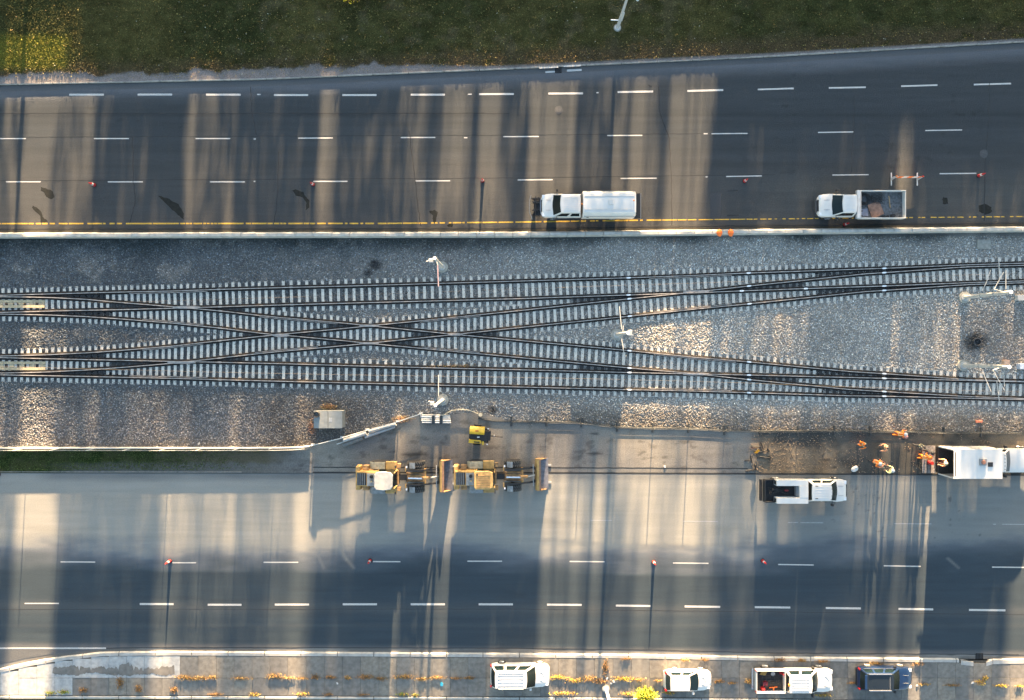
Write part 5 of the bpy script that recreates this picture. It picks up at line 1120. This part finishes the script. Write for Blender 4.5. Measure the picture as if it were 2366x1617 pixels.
for xx in (1001, 1019):
    q = P(xx, 969, .32); o = MB().box(-.13, .13, -.42, .36, 0, .05).build('strap', m_dark); o.location = (q[0], q[1], .27); tag(o, '%s dark timber bearer laid across the stacked white pipes' % ('left' if xx < 1010 else 'right'), 'timber bearer')
mb = MB().tube([P(1020, 962, .2), P(1042, 949, .25), P(1062, 945.5, .25), P(1085, 948, .25), P(1105, 956, .2)], .04, 6); mb.cyl(P(1110, 958, .0), P(1110, 958, .25), .17, .17, 14)
tag(mb.build('hose', mat('pale_hose', (.42, .38, .28), .7, .15, 5)), 'cream hose curving from the stacked pipes to a round end near the compressor', 'hose')
# temporary fence with feet
posts = [(1182, 973.5), (1263, 974), (1344, 976), (1426, 986), (1508, 988), (1591, 989), (1674, 994), (1757, 995), (1843, 995), (1927, 994), (2011, 995.5), (2097, 996), (2180, 998), (2266, 999), (2350, 1000)]
for i in range(len(posts)-1):
    a, b = posts[i], posts[i+1]; A = (X(a[0]), Y(a[1])); B = (X(b[0]), Y(b[1])); L_ = math.hypot(B[0]-A[0], B[1]-A[1]); an = math.atan2(B[1]-A[1], B[0]-A[0])
    e = empty('fence_panel', (A[0], A[1], 0), an, '%s temporary fence panel from the left along the top of the yard' % ['first', 'second', 'third', 'fourth', 'fifth', 'sixth', 'seventh', 'eighth', 'ninth', 'tenth', 'eleventh', 'twelfth', 'thirteenth', 'fourteenth'][i], 'fence panel', 'temporary fence panels')
    f_ = MB().cyl((.02, 0, .05), (.02, 0, 1.4), .018, .018, 6).cyl((L_-.03, 0, .05), (L_-.03, 0, 1.4), .018, .018, 6).cyl((.02, 0, .12), (L_-.03, 0, .12), .022, .022, 6).cyl((.02, 0, 1.4), (L_-.03, 0, 1.4), .014, .014, 6); f_.build('frame', m_dark, e)
    w_ = MB()
    for k in range(1, 22): w_.cyl((L_*k/22, 0, .1), (L_*k/22, 0, 1.4), .002, .002, 3)
    w_.build('wire_mesh', m_steel, e, kind='stuff'); MB().box(-.09, .09, -.42, .44, .0, .12, t=.6, ty=.95).build('foot', m_dark, e)
# dark silt ridge / netting along the bottom of the fence
mb = MB().tube([(X(a), Y(b), .05) for a, b in dense([(1105, 966), (1140, 972)]+posts+[(2420, 1001)], 20)], .045, 5); tag(mb.build('erosion_sock', m_dark), 'dark filter sock lying along the foot of the temporary fence', 'filter sock')
# sign stands
stands = [((1735, 1031.4), (1760, 1031.4), (1757.5, 1021), (1763, 1038)), ((1720, 1064), (1735.5, 1063), (1733.6, 1052), (1737, 1069)), ((1722.5, 1088), (1746, 1083), (1741.5, 1072), (1747, 1086)), ((1752, 1054.4), (1778, 1058), (1779, 1052), (1777.4, 1063.5)), ((1750, 1045.6), (1774, 1038.8), (1772, 1035.6), (1777, 1043))]
SL = ['top one of the black folded sign stands lying on the yard', 'leftmost black folded sign stand on the yard', 'lowest black folded sign stand, by the seam of the yard', 'rightmost black folded sign stand on the yard', 'black sign stand tilted just right of the orange sign']
for i, (a, b, c, d) in enumerate(stands):
    q = P(*a); mb = MB(); L3 = lambda t, z: (X(t[0])-q[0], Y(t[1])-q[1], z); mb.cyl(L3(a, .05), L3(b, .10), .05, .05, 6).cyl(L3(c, .10), L3(d, .10), .06, .06, 6)
    o = mb.build('sign_stand', m_black); o.location = (q[0], q[1], 0); tag(o, SL[i], 'sign stand', 'folded sign stands')
q = P(1745, 1041); e = empty('road_sign', (q[0], q[1], 0), .25, 'small orange diamond sign on black legs among the folded stands', 'road sign')
MB().loft([[(-.30, -.08, .5), (0, -.22, .3), (.30, .02, .5), (.05, .18, .75)], [(-.30, -.06, .53), (0, -.20, .33), (.30, .04, .53), (.05, .20, .78)]]).build('sign_face', mat('sign_orange', (.85, .34, .02), .5, .15, 4), e)
MB().cyl((0, 0, .5), (-.42, .25, .02), .03, .03, 6).cyl((0, 0, .4), (-.02, -.72, .02), .03, .03, 6).cyl((0, 0, .4), (.4, .2, .02), .03, .03, 6).build('legs', m_black, e)
# ================================================================ people 
m_skin = mat('skin', (.40, .22, .15), .6, .05, 6); m_hv = mat('hivis_orange', (.85, .20, .015), .7, .15, 7); m_hp = mat('hivis_faded_orange', (.78, .33, .17), .7, .15, 7)
m_navy = mat('dark_workwear', (.03, .032, .038), .8, .2, 7); m_tape = mat('reflective_tape', (.55, .50, .30), .5, .1, 9); m_hy = mat('hivis_pale_yellow', (.72, .68, .34), .7, .1, 7); m_br = mat('brownish_jacket', (.30, .16, .12), .8, .2, 7)
def person(px, py, face, label, top, legs, hat, lean=.1, reach=0, z0=0.0, stride=.12, arms=(.5, .5), tape=True, crouch=0):
    """face: heading angle; figure is one skinned surface, clothing colour set per face"""
    q = P(px, py, z0); J = {}; ed = []
    def j(n, p, r_, parent=None):
        J[n] = (len(J), p, r_)
        if parent: ed.append((J[parent][0], J[n][0]))
    hz = .95-crouch; lx_ = lean
    j('pelvis', (0, 0, hz), .155); j('waist', (lx_*.25, 0, hz+.18), .14, 'pelvis'); j('chest', (lx_*.7, 0, hz+.40), .165, 'waist'); j('neck', (lx_, 0, hz+.56), .065, 'chest'); j('jaw', (lx_*1.1+.02, 0, hz+.64), .085, 'neck'); j('skull', (lx_*1.15, 0, hz+.75), .10, 'jaw')
    for s, n in ((1, 'l'), (-1, 'r')):
        f = stride*s
        j('hip'+n, (0, s*.10, hz-.06), .105, 'pelvis'); j('knee'+n, (f*.6+.06+crouch*.5, s*.12, hz*.52), .07, 'hip'+n); j('ankle'+n, (f-.02, s*.12, .09), .045, 'knee'+n); j('toe'+n, (f+.18, s*.13, .045), .045, 'ankle'+n)
        a = arms[0 if s > 0 else 1]
        j('sh'+n, (lx_*.85, s*.21, hz+.48), .075, 'chest'); j('el'+n, (lx_*.7+.12*a, s*.30, hz+.22), .05, 'sh'+n); j('wr'+n, (lx_*.7+.12+.30*a, s*.24, hz+.05+.22*a), .034, 'el'+n)
        w_ = J['wr'+n][1]; j('palm'+n, (w_[0]+.07, w_[1], w_[2]-.02), .036, 'wr'+n)
        for k in range(4):
            p = (w_[0]+.12, w_[1]+(k-1.5)*.022, w_[2]-.035); j('k%d%s' % (k, n), p, .010, 'palm'+n); j('t%d%s' % (k, n), (p[0]+.03-.004*abs(k-1.2), p[1], p[2]-.045), .009, 'k%d%s' % (k, n))
        j('th'+n, (w_[0]+.08, w_[1]-s*.055, w_[2]-.03), .011, 'palm'+n)
    vs_ = [None]*len(J); rr = [0]*len(J)
    for n, (i, p, r_) in J.items(): vs_[i] = p; rr[i] = r_
    me = bpy.data.meshes.new('person_base'); me.from_pydata(vs_, ed, []); o = bpy.data.objects.new('person', me); COL.objects.link(o)
    m = o.modifiers.new('skin', 'SKIN'); m.use_smooth_shade = True
    sv = me.skin_vertices[0].data
    for i, r_ in enumerate(rr): sv[i].radius = (r_, r_)
    sv[0].use_root = True
    sb = o.modifiers.new('sub', 'SUBSURF'); sb.levels = 1; sb.render_levels = 1
    dg = bpy.context.evaluated_depsgraph_get(); m2 = bpy.data.meshes.new_from_object(o.evaluated_get(dg)); m2.name = 'person_body'
    o.modifiers.clear(); o.data = m2; m2.materials.clear()
    for k in (top, legs, m_skin, m_black): m2.materials.append(k)
    mi = []
    for p in m2.polygons:
        c = p.center; d = [math.dist(c, J['wr'+n][1]) for n in 'lr']
        mi.append(2 if (c.z > hz+.585 or min(d) < .17 and (c-Vector(J['wr'+('l' if d[0] < d[1] else 'r')][1])).x > -.01) else 3 if c.z < .11 else 1 if c.z < hz-.04 and abs(c.y) < .22 else 0)
    m2.polygons.foreach_set('material_index', mi); m2.polygons.foreach_set('use_smooth', [True]*len(mi))
    o.location = (q[0], q[1], z0); o.rotation_euler = (0, 0, face); tag(o, label, 'person')
    hx = lx_*1.15; hzz = hz+.78
    if hat:
        MB().ball((hx, 0, hzz), .15, .13, .11, 14, 6).cyl((hx+.02, 0, hzz-.02), (hx+.02, 0, hzz), .165, .155, 14).build('hard_hat', hat, o, smooth=True)
    else: MB().ball((hx-.02, 0, hzz-.02), .115, .105, .105, 12, 6).build('hair', m_black, o, smooth=True)
    MB().ball((hx+.105, 0, hz+.70), .022, .016, .02, 6, 4).build('nose', m_skin, o)
    for s in (-1, 1): MB().ball((hx+.088, s*.035, hz+.735), .012, .016, .01, 6, 4).build('eye', m_black, o); MB().ball((hx, s*.105, hz+.71), .018, .012, .03, 6, 4).build('ear', m_skin, o)
    if tape:
        for s in (-1, 1): MB().tube([(lx_*.2+.13, s*.09, hz+.14), (lx_*.7+.15, s*.10, hz+.42), (lx_*.9, s*.11, hz+.545), (lx_*.7-.17, s*.10, hz+.42), (lx_*.2-.15, s*.09, hz+.14)], .022, 4).build('reflective_strap', m_tape, o)
        MB().tube([(lx_*.35+.17*math.cos(a), .165*math.sin(a), hz+.2) for a in np.linspace(0, 2*math.pi, 15)], .022, 4).build('reflective_belt', m_tape, o)
    return o
D_ = math.radians
person(1984, 1023, D_(200), 'leftmost worker, in orange hi-vis with dark hair, standing alone', m_hv, m_hv, None, .12, arms=(.8, .6))
person(2034, 1029, D_(190), 'worker in faded orange hi-vis just right of the leftmost worker', m_hp, m_navy, None, .14, arms=(.9, .8))
person(2064, 1000, D_(10), 'worker in orange hi-vis at the temporary fence, left of the dark figure', m_hv, m_hv, m_wp2, .22, arms=(.9, .5))
person(2078, 1003, D_(185), 'worker in dark clothes at the temporary fence facing the orange one', m_navy, m_navy, mat('pink_cap', (.6, .25, .2), .6, .1, 5), .2, tape=False, arms=(.7, 1))
person(2112, 1026, D_(300), 'worker in a black jacket with a pale sash above the tail lift', m_navy, m_navy, None, .12, arms=(.4, .4))
person(2120, 1053, D_(20), 'worker in bright orange overalls at the edge of the wooden tail lift', m_hv, m_hv, m_or, .2, arms=(1, .9))
person(2128, 1036, D_(-60), 'worker in black leaning over the top corner of the tail lift', m_navy, m_navy, m_black, .2, arms=(1, 1), tape=False)
person(2009, 1062, D_(-35), 'worker in orange hi-vis, first of the three in a diagonal line', m_hv, m_navy, m_wp2, .16, arms=(.9, .9))
person(2027, 1072, D_(140), 'worker in a brownish pink jacket, middle of the three in a diagonal line', m_br, m_navy, None, .14)
person(2046, 1083, D_(150), 'worker in pale yellow hi-vis with white hat, last of the diagonal line', m_hy, m_navy, m_wp2, .14, arms=(.8, .8))
person(2172, 1066, D_(170), 'worker in pale orange bending inside the open box truck', m_hp, m_hp, m_tape, .35, z0=.9, arms=(1, 1))
q = P(2146, 1068, .4); e = empty('hand_truck', (q[0], q[1], .4), 0, 'red tank on a black hand truck standing on the wooden tail lift', 'hand truck')
MB().cyl((0, 0, .05), (0, 0, .6), .17, .15, 12).build('tank', m_redp, e, smooth=True)
f_ = MB()
for s in (-1, 1): f_.cyl((s*.15, .15, 0), (s*.13, 1.0, .9), .02, .02, 6); f_.cyl((s*.15, -.2, .05), (s*.13, -.9, .05), .02, .02, 6)
f_.box(-.2, .2, -.2, .15, 0, .03).build('frame', m_black, e)
q = P(1974.5, 1083.5, .1); mb = MB(); mb.ball((0, 0, .12), .34, .24, .12, 12, 6).ball((.12, .1, .16), .2, .16, .1, 10, 5)
o = mb.build('plastic_bag', m_wp2, None, smooth=True); o.location = (q[0], q[1], 0); o.rotation_euler.z = .4; tag(o, 'white plastic bag lying on the mud near the yard edge', 'bag')
q = P(2262, 973); o = MB().box(-.30, .26, -.12, .1, 0, .12).box(-.1, .1, -.1, .08, .121, .16).build('orange_marker', mat('faded_orange', (.65, .22, .12), .6, .1, 5), None, bevel=.03); o.location = (q[0], q[1], -.02); tag(o, 'small faded orange block on the ballast above the box truck', 'marker')
q = P(1021, 1579); o = MB().prism([(-.1, -.18), (.12, -.15), (.14, .05), (.02, .2), (-.15, .1)], 0, .06).build('litter', mat('turquoise_plastic', (.04, .35, .5), .5, .1, 5), None, bevel=.02); o.location = (q[0], q[1], .13); tag(o, 'turquoise scrap of plastic on the paving left of the boxy SUV', 'litter')
for k, (a, b, s_) in enumerate(((2245, 1576, .13), (1402, 1566, .12), (1418, 1573, .14), (1412, 1577, .1), (2117, 1582, .09), (780, 1577, .1), (1390, 452, .0), (460, 1025, .12), (1536, 1078, .12))):
    if s_ == 0: continue
    q = P(a, b); o = MB().prism([(-s_, -s_*.6), (s_, -s_*.4), (s_*.7, s_*.8), (-s_*.5, s_*.7)], 0, .05).build('litter', m_wp2, None, bevel=.01); o.location = (q[0], q[1], .13 if b > 1500 else .01); o.rotation_euler.z = k
    tag(o, 'scrap of white paper %s' % ['beside the weeds near the bottom right drain', 'on the paving above the cream street lamp', 'right of the cream street lamp, the upper of two', 'right of the cream street lamp, the lower of two', 'just right of the dark blue SUV', 'on the paving below a weed clump', '', 'on the gravel above the low wall', 'on the seam of the yard right of the loaders'][k], 'litter', 'white litter scraps')
# ================================================================ weeds, bush, tree top
def foliage(name, px, py, rx, ry, hgt, n, cols, label, cat, leaf=.09, group=None, z0=.13, trunk=False):
    q = P(px, py); c = rng.normal(0, .42, (n, 3)); c = c/np.maximum(1, np.linalg.norm(c, axis=1))[:, None]
    c = c*np.array([rx, ry, hgt*.5])*(.75+.5*rng.random((n, 1)))+np.array([0, 0, hgt*.55])
    t1 = rng.normal(0, 1, (n, 3)); t1 /= np.linalg.norm(t1, axis=1)[:, None]; t2 = np.cross(t1, rng.normal(0, 1, (n, 3))); t2 /= np.linalg.norm(t2, axis=1)[:, None]
    s = leaf*rng.uniform(.5, 1.1, (n, 1)); v = np.stack([c-t1*s, c+t2*s*.45, c+t1*s, c-t2*s*.45], 1).reshape(-1, 3)
    me = bpy.data.meshes.new('leaves'); me.from_pydata(v.tolist(), [], np.arange(4*n).reshape(-1, 4).tolist())
    for m_ in cols: me.materials.append(m_)
    me.polygons.foreach_set('material_index', rng.integers(0, len(cols), n))
    if trunk:
        r = empty(name, (q[0], q[1], z0), 0, label, cat, group); o = bpy.data.objects.new('crown', me); COL.objects.link(o); o.parent = r
        st = MB()
        for k in range(9): a = k*.7; st.cyl((0, 0, -.05), (rx*.6*math.cos(a), ry*.6*math.sin(a), hgt*.7), .03, .012, 5)
        st.build('stems', m_bark, r)
    else:
        o = bpy.data.objects.new(name, me); COL.objects.link(o); o.location = (q[0], q[1], z0); tag(o, label, cat, group)
lf1 = mat('leaf_amber', (.34, .19, .05), .8, .3, 9); lf2 = mat('leaf_rust', (.19, .105, .045), .8, .3, 9); lf3 = mat('leaf_straw', (.38, .27, .10), .8, .3, 9); lf4 = mat('leaf_lime', (.30, .36, .03), .7, .3, 9); lf5 = mat('leaf_green', (.10, .17, .02), .7, .3, 9); lf6 = mat('leaf_yellow', (.75, .52, .02), .7, .2, 9)
foliage('bush', 1490, 1600, .95, .7, .9, 1500, [lf4, lf4, lf5, lf6], 'bright yellow-green bush at the bottom edge beside the small hatchback', 'bush', .12, trunk=True)
foliage('autumn_shrub', 814, -16, 1.0, 1.05, 1.5, 1900, [lf6, lf6, lf1], 'bright yellow shrub peeking in at the top edge, the left one', 'shrub', .12, 'yellow shrubs at the top edge', trunk=True)
foliage('autumn_shrub', 866, -20, .9, .9, 1.4, 1100, [lf4, lf6, lf5], 'yellow-green shrub at the top edge, the right one', 'shrub', .12, 'yellow shrubs at the top edge', trunk=True)
WD = [(425, 1562, 20, 7, 0), (452, 1565, 28, 8, 0), (490, 1563, 18, 6, 0), (560, 1565, 22, 5, 0), (635, 1560, 18, 10, 0), (665, 1564, 20, 5, 0), (700, 1565, 14, 4, 0), (730, 1562, 9, 8, 1), (765, 1563, 12, 6, 1), (803, 1564, 7, 7, 0), (845, 1562, 18, 9, 1), (880, 1566, 16, 6, 1),
      (935, 1562, 22, 9, 0), (975, 1567, 14, 7, 0), (1010, 1563, 20, 7, 0), (1055, 1565, 14, 5, 1), (1085, 1564, 12, 6, 1), (280, 1575, 8, 20, 1), (194, 1593, 10, 10, 1), (150, 1597, 12, 8, 2), (322, 1590, 8, 14, 1), (404, 1592, 9, 12, 1), (118, 1599, 12, 6, 2),
      (1290, 1563, 22, 8, 3), (1325, 1570, 18, 8, 3), (1360, 1566, 20, 10, 0), (1398, 1540, 7, 26, 1), (1385, 1572, 16, 8, 1), (1440, 1566, 24, 8, 3), (1475, 1568, 16, 6, 0), (1520, 1570, 12, 4, 0), (1580, 1523, 12, 5, 0), (1445, 1520, 12, 4, 1), (1625, 1522, 10, 4, 1), (1660, 1572, 12, 6, 1), (1690, 1576, 10, 4, 1), (1730, 1572, 10, 9, 0),
      (1800, 1522, 16, 6, 1), (1850, 1524, 12, 5, 0), (1900, 1526, 14, 5, 1), (1970, 1576, 16, 4, 1), (2020, 1530, 16, 6, 0), (2120, 1532, 14, 5, 1), (2135, 1579, 14, 4, 0), (2200, 1581, 18, 4, 1), (2262, 1575, 10, 8, 3), (2274, 1565, 6, 8, 3), (2310, 1582, 18, 4, 3), (2350, 1583, 10, 4, 3),
      (700, 1601, 16, 5, 3), (590, 1602, 12, 5, 3), (760, 1602, 10, 4, 1), (930, 1602, 14, 5, 2), (960, 1604, 8, 5, 2), (1300, 1600, 30, 6, 3), (1450, 1601, 18, 6, 3), (1545, 1598, 14, 8, 3), (500, 1602, 18, 5, 1), (1900, 1604, 18, 6, 3), (840, 1603, 12, 4, 1)]
PALS = [[lf1, lf3, lf2], [lf2, lf1, lf2], [lf5, lf4, lf1], [lf3, lf1, lf1, lf6]]; CN = ['amber', 'rust brown', 'greenish', 'golden']
ordw = 'first second third fourth fifth sixth seventh eighth ninth tenth eleventh twelfth thirteenth fourteenth fifteenth sixteenth seventeenth eighteenth nineteenth twentieth'.split()
def rowof(b): return 'along the kerb' if b < 1535 else 'by the lower kerb' if b > 1588 else 'between the slabs'
SP = [(0, 'the left edge'), (1202, 'the boxy SUV'), (1590, 'the hatchback'), (1835, 'the white pickup'), (2045, 'the blue SUV'), (2500, 'the right edge')]
def WL(a, b, w_, h_, k):
    j = max(i for i in range(5) if SP[i][0] <= a); same = sorted(t[0] for t in WD if rowof(t[1]) == rowof(b) and SP[j][0] <= t[0] < SP[j+1][0])
    return '%s weeds %s, %s clump right of %s' % (CN[k], rowof(b), ordw[same.index(a)], SP[j][1])
for i, (a, b, w_, h_, k) in enumerate(WD):
    row = 'along the kerb' if b < 1535 else 'by the lower kerb' if b > 1588 else 'between slabs'
    ref, rx_ = min(((abs(a-x_), n_) for x_, n_ in ((0, 'the left edge'), (1202, 'the boxy SUV'), (1590, 'the hatchback'), (1835, 'the pickup'), (2045, 'the blue SUV'), (2263, 'the corner drain'), (650, 'the leftmost lower dash group'))), key=lambda t: t[0]) if False else (0, 'x')
    nm_, xx_ = min((('boxy SUV', 1202), ('small hatchback', 1590), ('crew cab pickup', 1835), ('dark blue SUV', 2045), ('corner drain', 2263), ('left edge', 0)), key=lambda t: abs(a-t[1]))
    foliage('weed_clump', a, b, w_/S*1.25, h_/S*.8, .12, int(50+w_*h_*1.1), PALS[k], WL(a, b, w_, h_, k), 'weeds', .075, 'weeds growing in the paving', .135)
foliage('dry_brush', 760, 939, .75, .3, .3, 500, [mat('leaf_pink', (.30, .17, .13), .8, .3, 9), lf2, MATS['leaf_straw']], 'heap of pinkish dry brush behind the grey cabinet', 'brush', .07, 'dry brush heaps', 0)
foliage('dry_brush', 722, 985, .5, .8, .15, 320, [MATS['leaf_pink'], lf2], 'dry reddish brush left of the grey cabinet', 'brush', .06, 'dry brush heaps', -.05)
foliage('dry_brush', 930, 968, 1.0, .35, .2, 620, [MATS['leaf_pink'], MATS['leaf_straw']], 'dry straw coloured brush at the upper end of the railing', 'brush', .06, 'dry brush heaps', -.05)
foliage('leaf_drift', 1060, 845, 2.6, .18, .1, 300, [lf3, lf2], 'line of dry leaves caught along the southern track', 'leaves', .06, None, -.05)
